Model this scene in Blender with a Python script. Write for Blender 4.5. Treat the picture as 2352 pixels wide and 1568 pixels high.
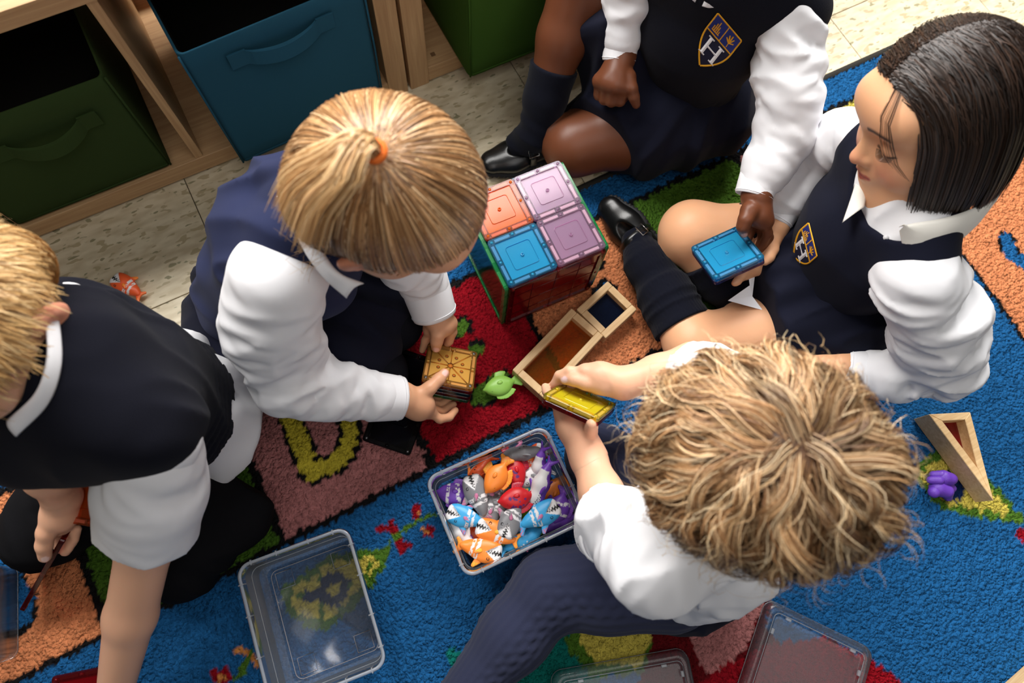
import bpy, bmesh, math, random
import numpy as np
from mathutils import Vector, Matrix

for o in list(bpy.data.objects): bpy.data.objects.remove(o)
scene = bpy.context.scene
COL = scene.collection
random.seed(7)
RNG = np.random.default_rng(11)

# ---------------------------------------------------------------- camera
CAM_H = 1.05
CAM_R = np.array([[0.88429513, 0.43073639, -0.18024508],
                  [-0.46400512, 0.85377334, -0.23615744],
                  [0.05216684, 0.29246752, 0.95485149]])
FPX = 1568.0
CAM_P = np.array([0, 0, CAM_H])
cam_d = bpy.data.cameras.new('camera'); cam = bpy.data.objects.new('camera', cam_d); COL.objects.link(cam)
cam.matrix_world = Matrix([list(CAM_R[i]) + [CAM_P[i]] for i in range(3)] + [[0, 0, 0, 1]])
cam_d.sensor_width = 36.0; cam_d.sensor_fit = 'HORIZONTAL'; cam_d.lens = 36.0 * FPX / 2352.0
cam_d.clip_start = 0.02
cam_d.dof.use_dof = True; cam_d.dof.focus_distance = 0.97; cam_d.dof.aperture_fstop = 3.8
scene.camera = cam

# ---------------------------------------------------------------- world and lights
world = bpy.data.worlds.new('world'); scene.world = world; world.use_nodes = True
bgn = world.node_tree.nodes['Background']
bgn.inputs[0].default_value = (1.0, 0.95, 0.88, 1); bgn.inputs[1].default_value = 0.07

def area_light(name, loc, target, sx, sy, power, col):
    d = bpy.data.lights.new(name, 'AREA'); d.shape = 'RECTANGLE'; d.size = sx; d.size_y = sy
    d.energy = power; d.color = col
    o = bpy.data.objects.new(name, d); COL.objects.link(o); o.location = loc
    o.rotation_euler = (Vector(target) - Vector(loc)).to_track_quat('-Z', 'Y').to_euler()
    return o
area_light('window_light', (0.75, 1.62, 1.75), (0.7, 0.0, 1.25), 3.5, 1.5, 255, (1.0, 0.975, 0.94))
area_light('ceiling_panel_light', (0.3, -0.7, 2.65), (0.3, -0.6, 0.0), 2.2, 1.6, 20, (1.0, 0.98, 0.95))

scene.cycles.transparent_max_bounces = 24
vs = scene.view_settings
vs.view_transform = 'Standard'; vs.look = 'None'; vs.exposure = 0.12; vs.gamma = 1.0; vs.use_curve_mapping = False

# ---------------------------------------------------------------- helpers
def ray(x, y):
    return CAM_R @ np.array([(x - 1176) / FPX, -(y - 784) / FPX, -1.0])
def at(x, y, z=0.0):
    """world point seen at pixel (x, y) of the 2352x1568 frame, lying at height z"""
    r = ray(x, y); return CAM_P + r * (z - CAM_H) / r[2]
A = at
def AT(*pts): return [at(*p) for p in pts]
def nrm(v):
    v = np.asarray(v, float); return v / (np.linalg.norm(v) + 1e-12)

def lin(c):
    c = [x / 255.0 for x in c[:3]]
    return tuple(x / 12.92 if x <= 0.04045 else ((x + 0.055) / 1.055) ** 2.4 for x in c)

MATS = {}
def M(name, rgb=(200, 200, 200), rough=0.6, spec=0.35, metal=0.0, sss=0.0, attr=None, bump=None, coat=0.0,
      var=None, sheen=0.0):
    """principled material; rgb in sRGB 0-255. bump=(scale, strength, distance); var=(scale, amount) colour mottling"""
    if name in MATS: return MATS[name]
    m = bpy.data.materials.new(name); m.use_nodes = True
    nt = m.node_tree; b = nt.nodes['Principled BSDF']; L = nt.links
    b.inputs['Base Color'].default_value = lin(rgb) + (1,)
    b.inputs['Roughness'].default_value = rough
    b.inputs['Specular IOR Level'].default_value = spec
    b.inputs['Metallic'].default_value = metal
    b.inputs['Coat Weight'].default_value = coat
    if sheen:
        b.inputs['Sheen Weight'].default_value = sheen; b.inputs['Sheen Roughness'].default_value = 0.5
    if sss:
        b.inputs['Subsurface Weight'].default_value = sss
        b.inputs['Subsurface Radius'].default_value = (1.0, 0.35, 0.2); b.inputs['Subsurface Scale'].default_value = 0.006
    src = None
    if attr:
        a = nt.nodes.new('ShaderNodeAttribute'); a.attribute_name = attr; src = a.outputs['Color']
    if var:
        n = nt.nodes.new('ShaderNodeTexNoise'); n.inputs['Scale'].default_value = var[0]; n.inputs['Detail'].default_value = 4
        tc = nt.nodes.new('ShaderNodeTexCoord'); L.new(tc.outputs['Object'], n.inputs['Vector'])
        mx = nt.nodes.new('ShaderNodeMix'); mx.data_type = 'RGBA'; mx.blend_type = 'MULTIPLY'; mx.inputs[0].default_value = var[1]
        if src: L.new(src, mx.inputs[6])
        else: mx.inputs[6].default_value = lin(rgb) + (1,)
        cr = nt.nodes.new('ShaderNodeValToRGB'); cr.color_ramp.elements[0].position = 0.3; cr.color_ramp.elements[1].position = 0.7
        cr.color_ramp.elements[0].color = (0.45, 0.45, 0.45, 1)
        L.new(n.outputs['Fac'], cr.inputs[0]); L.new(cr.outputs['Color'], mx.inputs[7]); src = mx.outputs[2]
    if src: L.new(src, b.inputs['Base Color'])
    if bump:
        n = nt.nodes.new('ShaderNodeTexNoise'); n.inputs['Scale'].default_value = bump[0]; n.inputs['Detail'].default_value = 3
        tc = nt.nodes.new('ShaderNodeTexCoord'); L.new(tc.outputs['Object'], n.inputs['Vector'])
        bp = nt.nodes.new('ShaderNodeBump'); bp.inputs['Strength'].default_value = bump[1]; bp.inputs['Distance'].default_value = bump[2]
        L.new(n.outputs['Fac'], bp.inputs['Height']); L.new(bp.outputs['Normal'], b.inputs['Normal'])
    MATS[name] = m
    return m

def plastic(name, rgb, dens=0.6, milk=0.15, milk_rgb=None, rough=0.12):
    """see-through coloured plastic: tinted transparency, a little milky scatter, a glossy skin"""
    if name in MATS: return MATS[name]
    m = bpy.data.materials.new(name); m.use_nodes = True; nt = m.node_tree; nt.nodes.clear(); L = nt.links
    out = nt.nodes.new('ShaderNodeOutputMaterial')
    tr = nt.nodes.new('ShaderNodeBsdfTransparent')
    l = lin(rgb); tr.inputs[0].default_value = tuple(1 - dens * (1 - x) for x in l) + (1,)
    df0 = nt.nodes.new('ShaderNodeBsdfDiffuse'); df0.inputs[0].default_value = lin(milk_rgb or rgb) + (1,)
    tl = nt.nodes.new('ShaderNodeBsdfTranslucent'); tl.inputs[0].default_value = lin(milk_rgb or rgb) + (1,)
    df = nt.nodes.new('ShaderNodeMixShader'); df.inputs[0].default_value = 0.4; L.new(df0.outputs[0], df.inputs[1]); L.new(tl.outputs[0], df.inputs[2])
    m1 = nt.nodes.new('ShaderNodeMixShader'); m1.inputs[0].default_value = milk
    L.new(tr.outputs[0], m1.inputs[1]); L.new(df.outputs[0], m1.inputs[2])
    gl = nt.nodes.new('ShaderNodeBsdfGlossy'); gl.inputs['Roughness'].default_value = rough
    fr = nt.nodes.new('ShaderNodeFresnel'); fr.inputs[0].default_value = 1.45
    m2 = nt.nodes.new('ShaderNodeMixShader'); L.new(fr.outputs[0], m2.inputs[0])
    L.new(m1.outputs[0], m2.inputs[1]); L.new(gl.outputs[0], m2.inputs[2]); L.new(m2.outputs[0], out.inputs[0])
    MATS[name] = m
    return m

def tag(o, label=None, cat=None, group=None, kind=None):
    if label: o['label'] = label
    if cat: o['category'] = cat
    if group: o['group'] = group
    if kind: o['kind'] = kind
    return o
def link(o, parent=None):
    COL.objects.link(o)
    if parent is not None: o.parent = parent
    return o
def empty(name, loc=(0, 0, 0), rz=0.0, mat=None):
    o = bpy.data.objects.new(name, None); o.empty_display_size = 0.02
    if mat is not None: o.matrix_world = mat
    else: o.location = loc; o.rotation_euler = (0, 0, rz)
    return link(o)
def mk(name, verts, faces, mat, parent=None, smooth=True, at_origin=None):
    """one mesh object. verts are in world coordinates unless the parent is transformed (then local)"""
    me = bpy.data.meshes.new(name)
    if isinstance(verts, np.ndarray) and isinstance(faces, np.ndarray):
        me.vertices.add(len(verts)); me.vertices.foreach_set('co', np.ascontiguousarray(verts, np.float32).ravel())
        k = faces.shape[1]
        me.loops.add(faces.size); me.loops.foreach_set('vertex_index', np.ascontiguousarray(faces, np.int32).ravel())
        me.polygons.add(len(faces)); me.polygons.foreach_set('loop_start', np.arange(0, faces.size, k, dtype=np.int32))
        me.update(calc_edges=True); me.validate()
    else:
        me.from_pydata([tuple(map(float, v)) for v in verts], [], [tuple(map(int, q)) for q in faces]); me.update()
    for m in (mat if isinstance(mat, (list, tuple)) else [mat]): me.materials.append(m)
    if smooth: me.polygons.foreach_set('use_smooth', np.ones(len(me.polygons), bool))
    return link(bpy.data.objects.new(name, me), parent)
def vcol(o, cols, name='col'):
    a = o.data.color_attributes.new(name, 'FLOAT_COLOR', 'POINT')
    c = np.ones((len(o.data.vertices), 4), np.float32); c[:, :3] = cols
    a.data.foreach_set('color', c.ravel())
def copy_tree(o, parent=None):
    c = o.copy(); COL.objects.link(c)
    if parent is not None: c.parent = parent
    for ch in o.children: copy_tree(ch, c)
    return c

def boxmesh(lo, hi, bev=0.0, seg=2):
    bm = bmesh.new(); bmesh.ops.create_cube(bm, size=1.0)
    for v in bm.verts:
        for i in range(3): v.co[i] = lo[i] + (v.co[i] + 0.5) * (hi[i] - lo[i])
    if bev: bmesh.ops.bevel(bm, geom=list(bm.edges), offset=bev, segments=seg, affect='EDGES', profile=0.5)
    return bm
def bmobj(name, bm, mat, parent=None, smooth=False):
    me = bpy.data.meshes.new(name); bm.normal_update(); bm.to_mesh(me); bm.free()
    for m in (mat if isinstance(mat, (list, tuple)) else [mat]): me.materials.append(m)
    if smooth: me.polygons.foreach_set('use_smooth', np.ones(len(me.polygons), bool))
    return link(bpy.data.objects.new(name, me), parent)
def box(name, lo, hi, mat, parent=None, bev=0.002):
    return bmobj(name, boxmesh(lo, hi, bev), mat, parent)
def rrect(w, d, r, n=5):
    """rounded rectangle loop, counter-clockwise"""
    pts = []
    for cx, cy, a0 in ((w/2-r, d/2-r, 0), (-w/2+r, d/2-r, 90), (-w/2+r, -d/2+r, 180), (w/2-r, -d/2+r, 270)):
        for i in range(n + 1):
            a = math.radians(a0 + 90 * i / n); pts.append((cx + r * math.cos(a), cy + r * math.sin(a)))
    return pts
def loft(loops, close=False, cap0=False, cap1=False):
    n = len(loops[0]); V = [p for l in loops for p in l]; F = []
    m = len(loops)
    for i in range(m if close else m - 1):
        j = (i + 1) % m
        for k in range(n):
            k2 = (k + 1) % n; F.append((i*n+k, i*n+k2, j*n+k2, j*n+k))
    if cap0: F.append(tuple(reversed(range(n))))
    if cap1: F.append(tuple((m-1)*n + k for k in range(n)))
    return V, F
def tube(pts, rad, sides=6, cap=True):
    """swept tube along a polyline; rad scalar or list"""
    P = [np.asarray(p, float) for p in pts]; n = len(P)
    rad = [rad] * n if np.isscalar(rad) else rad
    loops = []; prev = None
    for i in range(n):
        t = nrm(P[min(i+1, n-1)] - P[max(i-1, 0)])
        if prev is None:
            u = np.cross(t, (0, 0, 1.0))
            if np.linalg.norm(u) < 1e-3: u = np.cross(t, (1.0, 0, 0))
        else: u = prev - t * (prev @ t)
        u = nrm(u); prev = u; v = np.cross(t, u)
        loops.append([P[i] + rad[i] * (math.cos(a) * u + math.sin(a) * v) for a in np.linspace(0, 2*math.pi, sides, endpoint=False)])
    return loft(loops, cap0=cap, cap1=cap)
def spline(pts, n=8):
    """Catmull-Rom through points"""
    P = [np.asarray(p, float) for p in pts]; P = [2*P[0]-P[1]] + P + [2*P[-1]-P[-2]]; out = []
    for i in range(1, len(P) - 2):
        for k in range(n):
            t = k / n
            out.append(0.5 * ((2*P[i]) + (-P[i-1]+P[i+1])*t + (2*P[i-1]-5*P[i]+4*P[i+1]-P[i+2])*t*t + (-P[i-1]+3*P[i]-3*P[i+1]+P[i+2])*t**3))
    out.append(P[-2]); return out

# ------------------------------------------------------------ implicit surfaces (signed distances meshed with surface nets)
NT = np.random.default_rng(3).uniform(-1, 1, (8, 64 * 64 * 64)).astype(np.float32)
def noise(P, scale, seed=0):
    """smooth value noise from a repeating lattice of random numbers"""
    Q = np.asarray(P, np.float32) * np.float32(scale) + np.float32(100.0 + 5.17 * seed); I = np.floor(Q); Fr = Q - I; I = I.astype(np.int32); U = Fr * Fr * (3 - 2 * Fr); T = NT[seed & 7]
    x0 = (I[:, 0] & 63) << 12; x1 = ((I[:, 0] + 1) & 63) << 12; y0 = (I[:, 1] & 63) << 6; y1 = ((I[:, 1] + 1) & 63) << 6; z0 = I[:, 2] & 63; z1 = (I[:, 2] + 1) & 63
    ux, uy, uz = U[:, 0], U[:, 1], U[:, 2]
    def row(x, y): a = T[x + y + z0]; return a + (T[x + y + z1] - a) * uz
    a = row(x0, y0); a = a + (row(x0, y1) - a) * uy; b = row(x1, y0); b = b + (row(x1, y1) - b) * uy
    return a + (b - a) * ux
def smin(a, b, k):
    if k <= 0: return np.minimum(a, b)
    h = np.maximum(k - np.abs(a - b), 0) / k
    return np.minimum(a, b) - h * h * k * 0.25
def smax(a, b, k): return -smin(-a, -b, k)
def cone(a, b, ra, rb):
    a = np.asarray(a, np.float32); b = np.asarray(b, np.float32); ab = b - a; l2 = np.float32(max(ab @ ab, 1e-12)); ra = np.float32(ra); dr = np.float32(rb) - ra
    def f(P):
        q = P.astype(np.float32, copy=False) - a; t = np.clip(q @ ab / l2, 0, 1); q -= t[:, None] * ab
        return np.sqrt(np.einsum('ij,ij->i', q, q)) - (ra + dr * t)
    return f
def flatcone(a, b, ra, rb, axis, s):
    """tapered capsule squashed by factor s (<1) along axis"""
    a = np.asarray(a, float); b = np.asarray(b, float); ax = nrm(axis); k = 1.0 / s - 1.0
    def T(v): return v + np.multiply.outer(v @ ax, ax) * k if v.ndim > 1 else v + (v @ ax) * ax * k
    a2 = a; b2 = T(b - a) + a
    g = cone(a2, b2, ra, rb)
    def f(P): return g(T(P - a) + a) * (0.5 + 0.5 * s)
    return f
def ball(c, r):
    c = np.asarray(c, float)
    return lambda P: np.linalg.norm(P - c, axis=1) - r
def ellip(c, r, axes=None):
    c = np.asarray(c, np.float32); r = np.asarray(r, np.float32); Rm = np.eye(3, dtype=np.float32) if axes is None else np.asarray(axes, np.float32)  # rows = axes
    def f(P):
        q = (P.astype(np.float32, copy=False) - c) @ Rm.T; q = q / r; k0 = np.sqrt(np.einsum('ij,ij->i', q, q)); q = q / r; k1 = np.sqrt(np.einsum('ij,ij->i', q, q)) + np.float32(1e-9)
        return k0 * (k0 - 1) / k1
    return f
class Sdf:
    def __init__(self): self.pr = []; self.lo = np.full(3, 1e9); self.hi = np.full(3, -1e9); self.post = []; self.slack = 0.0
    def bound(self, *pts, r=0.0):
        for p in pts: self.lo = np.minimum(self.lo, np.asarray(p) - r); self.hi = np.maximum(self.hi, np.asarray(p) + r)
    def add(self, f, k, pts, r): self.pr.append((f, k)); self.bound(*pts, r=r); return self
    def cone(self, a, b, ra, rb=None, k=0.01):
        rb = ra if rb is None else rb; return self.add(cone(a, b, ra, rb), k, (a, b), max(ra, rb))
    def chain(self, pts, rads, k=0.01):
        for i in range(len(pts) - 1): self.cone(pts[i], pts[i+1], rads[i], rads[i+1], k)
        return self
    def flat(self, a, b, ra, rb, axis, s, k=0.01): return self.add(flatcone(a, b, ra, rb, axis, s), k, (a, b), max(ra, rb))
    def ball(self, c, r, k=0.01): return self.add(ball(c, r), k, (c,), r)
    def ell(self, c, r, axes=None, k=0.01): return self.add(ellip(c, r, axes), k, (c,), max(r))
    def sub(self, f, k=0.005): self.post.append(('in', lambda P, d: smax(d, -f(P), k))); return self
    def cut(self, point, normal, k=0.002):
        """keep the side the normal points away from"""
        p = np.asarray(point, float); n = nrm(normal); self.post.append(('in', lambda P, d: smax(d, (P - p) @ n, k))); return self
    def disp(self, f, amp): self.post.append(('near', lambda P, d: d + f(P))); self.slack += amp; return self
    def __call__(self, P):
        d = np.full(len(P), 0.5)
        for f, k in self.pr: d = smin(d, f(P), k)
        return self.finish(P, d)
    def finish(self, P, d, h=0.003):
        for kind, g in self.post:
            m = (np.abs(d) < self.slack + 2.5 * h) if kind == 'near' else (d < 0.012)
            if m.all(): d = g(P, d)
            elif m.any(): d = d.copy(); d[m] = g(P[m], d[m])
        return d
    def mesh(self, h, pad=None, B=8, region=None):
        pad = (3 * h + self.slack) if pad is None else pad
        lo = self.lo - pad; hi = self.hi + pad
        if region is not None: lo, hi = region
        nb = np.maximum(np.ceil((hi - lo) / (h * B)).astype(int), 1)
        bi = np.stack(np.meshgrid(*[np.arange(n) for n in nb], indexing='ij'), -1).reshape(-1, 3)
        ctr = lo + (bi + 0.5) * h * B
        Rb = h * B * 0.87
        D = np.stack([f(ctr) for f, k in self.pr]); dm = D.min(0)
        kmax = max(k for f, k in self.pr)
        act = np.abs(self(ctr)) < Rb * 1.25 + kmax * 0.15 + self.slack
        bi = bi[act]; D = D[:, act]; dm = dm[act]; nA = len(bi)
        g = np.stack(np.meshgrid(*[np.arange(B + 1)] * 3, indexing='ij'), -1).reshape(-1, 3)
        P = (lo + (bi[:, None, :] * B + g[None]) * h).astype(np.float32)                       # nA, 729, 3
        d = np.full(P.shape[:2], 0.5, np.float32)
        for (f, k), Di in zip(self.pr, D):
            s = Di < dm + 2.1 * Rb + k
            if s.any(): d[s] = smin(d[s].ravel(), f(P[s].reshape(-1, 3)), k).reshape(-1, P.shape[1])
        Pf = P.reshape(-1, 3); df = d.ravel()
        df = self.finish(Pf, df, h)
        d = df.reshape(nA, B + 1, B + 1, B + 1); d = np.where(np.abs(d) < 1e-9, 1e-9, d)
        dims = nb * B + 2
        key = lambda I: (I[..., 0] * dims[1] + I[..., 1]) * dims[2] + I[..., 2]
        c = [d[:, i:B+i, j:B+j, k:B+k] for i in (0, 1) for j in (0, 1) for k in (0, 1)]
        neg = sum((x < 0).astype(np.int8) for x in c)
        mix = (neg > 0) & (neg < 8)
        ib, ix, iy, iz = np.nonzero(mix)
        cv = np.stack([x[ib, ix, iy, iz] for x in c], 1)
        off = np.array([(i, j, k) for i in (0, 1) for j in (0, 1) for k in (0, 1)], float)
        acc = np.zeros((len(ib), 3)); cnt = np.zeros(len(ib))
        for a in range(8):
            for b in range(a + 1, 8):
                if np.abs(off[a] - off[b]).sum() == 1:
                    s = (cv[:, a] < 0) != (cv[:, b] < 0)
                    t = cv[:, a] / np.where(s, cv[:, a] - cv[:, b], 1)
                    acc += np.where(s[:, None], off[a] + t[:, None] * (off[b] - off[a]), 0); cnt += s
        cell = bi[ib] * B + np.stack([ix, iy, iz], 1)
        V = lo + (cell + acc / cnt[:, None]) * h
        ck = key(cell); order = np.argsort(ck); cks = ck[order]
        def find(k):
            p = np.searchsorted(cks, k); p = np.minimum(p, len(cks) - 1); return np.where(cks[p] == k, order[p], -1)
        Q = []
        for ax in range(3):
            sl0 = [slice(0, B)] * 3; sl1 = [slice(0, B)] * 3; sl1[ax] = slice(1, B + 1)
            a = d[(slice(None),) + tuple(sl0)]; b = d[(slice(None),) + tuple(sl1)]
            s = (a < 0) != (b < 0); jb, jx, jy, jz = np.nonzero(s)
            I = bi[jb] * B + np.stack([jx, jy, jz], 1); flip = a[jb, jx, jy, jz] < 0
            u, w = (ax + 1) % 3, (ax + 2) % 3; eu = np.zeros(3, int); eu[u] = 1; ew = np.zeros(3, int); ew[w] = 1
            q = np.stack([find(key(I - eu - ew)), find(key(I - ew)), find(key(I)), find(key(I - eu))], 1)
            ok = (q >= 0).all(1) & (I[:, u] > 0) & (I[:, w] > 0); q = q[ok]; fl = flip[ok]
            q[~fl] = q[~fl][:, ::-1]; Q.append(q)
        Q = np.concatenate(Q)
        return V, Q
def relax(V, Q, it=2, lam=0.5):
    e = np.concatenate([Q[:, [0, 1]], Q[:, [1, 2]], Q[:, [2, 3]], Q[:, [3, 0]]]); n = len(V)
    cnt = np.bincount(e[:, 0], minlength=n) + np.bincount(e[:, 1], minlength=n)
    for _ in range(it):
        A2 = np.stack([np.bincount(e[:, 0], V[e[:, 1], i], n) + np.bincount(e[:, 1], V[e[:, 0], i], n) for i in range(3)], 1)
        V = V + lam * (A2 / np.maximum(cnt, 1)[:, None] - V)
    return V
def push_out(sdf, W, gap=0.001, it=2):
    """move points that sink below a surface back out of it"""
    S = W.shape; P = W.reshape(-1, 3).copy(); e = 0.001
    for _ in range(it):
        d = sdf(P); m = d < gap
        if not m.any(): break
        Q = P[m]; g = np.stack([sdf(Q + np.eye(3)[i] * e) - sdf(Q - np.eye(3)[i] * e) for i in range(3)], 1); g /= np.linalg.norm(g, axis=1, keepdims=True) + 1e-9
        P[m] = Q + g * (gap - d[m])[:, None]
    return P.reshape(S)
def sdf_obj(name, s, h, mat, parent=None, it=1, lam=0.4):
    h = h * 1.22 if h >= 0.0028 else h
    V, Q = s.mesh(h); V = relax(V, Q, it, lam)
    return mk(name, V, Q, mat, parent)
# ---------------------------------------------------------------- floor
def floor_material():
    m = bpy.data.materials.new('vinyl_tile'); m.use_nodes = True; nt = m.node_tree; b = nt.nodes['Principled BSDF']; L = nt.links
    tc = nt.nodes.new('ShaderNodeTexCoord'); oi = nt.nodes.new('ShaderNodeObjectInfo')
    add = nt.nodes.new('ShaderNodeVectorMath'); add.operation = 'ADD'
    mul = nt.nodes.new('ShaderNodeVectorMath'); mul.operation = 'SCALE'; mul.inputs[3].default_value = 3.7
    L.new(oi.outputs['Location'], mul.inputs[0]); L.new(tc.outputs['Object'], add.inputs[0]); L.new(mul.outputs[0], add.inputs[1])
    def flakes(sx, sy, rot, lo, hi, seed):
        mp = nt.nodes.new('ShaderNodeMapping'); mp.inputs['Scale'].default_value = (sx, sy, 1); mp.inputs['Rotation'].default_value = (0, 0, rot)
        mp.inputs['Location'].default_value = (seed, seed * 2, 0)
        L.new(add.outputs[0], mp.inputs[0]); n = nt.nodes.new('ShaderNodeTexNoise'); n.inputs['Scale'].default_value = 1; n.inputs['Detail'].default_value = 1.5
        L.new(mp.outputs[0], n.inputs[0]); cr = nt.nodes.new('ShaderNodeValToRGB'); cr.color_ramp.elements[0].position = lo; cr.color_ramp.elements[1].position = hi
        L.new(n.outputs['Fac'], cr.inputs[0]); return cr.outputs['Color']
    def mix(fac, a, bcol):
        x = nt.nodes.new('ShaderNodeMix'); x.data_type = 'RGBA'; L.new(fac, x.inputs[0])
        if isinstance(a, tuple): x.inputs[6].default_value = a
        else: L.new(a, x.inputs[6])
        x.inputs[7].default_value = bcol; return x.outputs[2]
    c = mix(flakes(28, 80, 0.0, 0.38, 0.66, 1.0), lin((226, 213, 184)) + (1,), lin((206, 190, 158)) + (1,))
    c = mix(flakes(42, 105, 0.25, 0.60, 0.635, 5.0), c, lin((188, 172, 138)) + (1,))
    c = mix(flakes(46, 112, 0.3, 0.655, 0.675, 9.0), c, lin((158, 150, 118)) + (1,))
    L.new(c, b.inputs['Base Color']); b.inputs['Roughness'].default_value = 0.33; b.inputs['Specular IOR Level'].default_value = 0.4
    n = nt.nodes.new('ShaderNodeTexNoise'); n.inputs['Scale'].default_value = 35; L.new(tc.outputs['Object'], n.inputs[0])
    bp = nt.nodes.new('ShaderNodeBump'); bp.inputs['Strength'].default_value = 0.12; bp.inputs['Distance'].default_value = 0.004
    L.new(n.outputs['Fac'], bp.inputs['Height']); L.new(bp.outputs[0], b.inputs['Normal'])
    return m
fl = box('floor', (-2.2, -1.9, -0.10), (2.6, 2.2, -0.004), M('floor_grout', (70, 62, 50), 0.9), None, 0)
tag(fl, kind='structure')
VT = floor_material(); T = 0.305
bm = boxmesh((-T/2 + 0.0007, -T/2 + 0.0007, -0.0035), (T/2 - 0.0007, T/2 - 0.0007, 0.0), 0.0006, 1)
tile_me = bpy.data.meshes.new('floor_tile'); bm.to_mesh(tile_me); bm.free(); tile_me.materials.append(VT)
for i in range(-4, 8):
    for j in range(-5, 5):
        o = bpy.data.objects.new('floor_tile', tile_me); o.location = (-0.164 + (i + 0.5) * T, 0.566 + (j + 0.5) * T, 0); link(o, fl)
bw = box('wall_back', (-2.2, 1.72, 0), (2.6, 1.80, 2.6), M('wall_paint', (205, 198, 182), 0.8), None, 0); tag(bw, kind='structure')

# ---------------------------------------------------------------- rug: every tuft is modelled, colours woven per tuft
RZ = 0.008
PAL = dict(blue=(34, 100, 158), orange=(232, 146, 98), pink=(196, 128, 126), green=(84, 124, 42), red=(158, 20, 34), yellow=(226, 206, 92),
           black=(28, 27, 28), navy=(26, 48, 98), teal=(20, 120, 110), ltorange=(232, 150, 80), dkred=(110, 22, 28), gold=(214, 196, 64))
PN = list(PAL); PC = np.array([lin(PAL[k]) for k in PN]) * 0.80
def rug_colours(X, Y):
    """colour index of each tuft"""
    n = len(X); C = np.full(n, PN.index('blue'))
    P2 = np.stack([X, Y], 1)
    W = lambda pts: np.array([at(x, y, RZ)[:2] for x, y in pts])
    def inpoly(poly):
        r = np.zeros(n, bool); m = len(poly)
        for i in range(m):
            x0, y0 = poly[i]; x1, y1 = poly[(i + 1) % m]
            c = (y0 > Y) != (y1 > Y)
            r ^= c & (X < (x1 - x0) * (Y - y0) / (y1 - y0 + 1e-12) + x0)
        return r
    def dline(pl, closed=False):
        d = np.full(n, 9.0); m = len(pl)
        for i in range(m if closed else m - 1):
            a = pl[i]; b = pl[(i + 1) % m]; ab = b - a; t = np.clip(((P2 - a) @ ab) / (ab @ ab + 1e-12), 0, 1)
            d = np.minimum(d, np.linalg.norm(P2 - a - t[:, None] * ab, axis=1))
        return d
    def put(mask, name): C[mask] = PN.index(name)
    def poly(pts, name, edge=None, ew=0.006):
        p = W(pts); ins = inpoly(p); put(ins, name)
        if edge: put(dline(p, True) < ew, edge)
    def stroke(pts, name, w, edge=None, ew=0.006, closed=False):
        p = np.array(spline(W(pts), 5)) if len(pts) > 2 else W(pts)
        d = dline(p, closed)
        if edge: put(d < w / 2 + ew, edge)
        put(d < w / 2, name)
    # letter row
    y0, y1 = 0.137, 0.388
    edges = [-1.2, -0.985, -0.742, -0.496, -0.240, 0.0, 0.240, 0.482, 0.712, 0.905, 1.13, 1.4]
    cols = ['pink', 'yellow', 'orange', 'orange', 'green', 'pink', 'red', 'orange', 'green', 'pink', 'yellow', 'orange']
    row = (Y > y0) & (Y < y1)
    for i in range(len(edges) - 1):
        put(row & (X >= edges[i]) & (X < edges[i + 1]), cols[i + 1])
    for e in edges: put(row & (np.abs(X - e) < 0.006), 'black')
    put((np.abs(Y - y0) < 0.0055) | (np.abs(Y - y1) < 0.0055), 'black')
    # letters
    stroke([(655, 930), (716, 1084)], 'gold', 0.026, 'black')
    stroke([(716, 1084), (772, 1062), (803, 1010), (798, 950), (765, 895), (715, 890), (655, 930)], 'gold', 0.024, 'black')
    stroke([(655, 930), (716, 1084)], 'gold', 0.026)
    stroke([(-10, 1268), (18, 1285), (22, 1320), (0, 1345), (30, 1352), (52, 1385), (44, 1420), (10, 1432), (-20, 1425)], 'blue', 0.026, 'black')
    poly([(1038, 742), (1072, 727), (1088, 757), (1044, 777)], 'green', 'black', 0.002)
    poly([(1073, 792), (1106, 782), (1119, 804), (1086, 824)], 'green', 'black', 0.002)
    poly([(1078, 926), (1085, 893), (1128, 862), (1165, 850), (1180, 880), (1128, 925), (1090, 935)], 'green', 'black', 0.002)
    poly([(1362, 668), (1392, 643), (1410, 655), (1420, 690), (1380, 700)], 'blue', 'black', 0.004)
    poly([(1372, 600), (1384, 596), (1386, 615), (1374, 620)], 'blue', 'black', 0.004)
    # orange corner panel with a blue letter
    poly([(2150, 500), (2250, 634), (2300, 702), (2352, 778), (2450, 930), (2700, 1000), (2900, 300), (2500, 150), (2300, 330)], 'orange', 'black', 0.004)
    stroke([(2312, 548), (2322, 575), (2342, 596), (2380, 600), (2400, 560)], 'blue', 0.024, 'black', 0.003)
    # leaf with a number
    leaf = [(648, 1361), (690, 1330), (735, 1299), (762, 1281), (822, 1277), (888, 1263), (876, 1299), (829, 1363), (792, 1403), (757, 1432), (738, 1440), (683, 1418), (658, 1385)]
    poly(leaf, 'yellow', 'green', 0.0055)
    for s in ([(738, 1300), (733, 1338)], [(800, 1343), (830, 1335)], [(650, 1361), (705, 1372)], [(738, 1440), (736, 1390)], [(830, 1330), (860, 1290), (880, 1272)]):
        stroke(s, 'green', 0.0055)
    c = at(767, 1351, RZ)[:2]; rr = np.linalg.norm(P2 - c, axis=1)
    put(rr < 0.0225, 'navy'); stroke([(705, 1370), (745, 1373), (776, 1376)], 'navy', 0.014); put(rr < 0.0085, 'yellow')
    stroke([(884, 1266), (907, 1236), (935, 1212), (965, 1195), (1000, 1180)], 'green', 0.0065)
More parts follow.
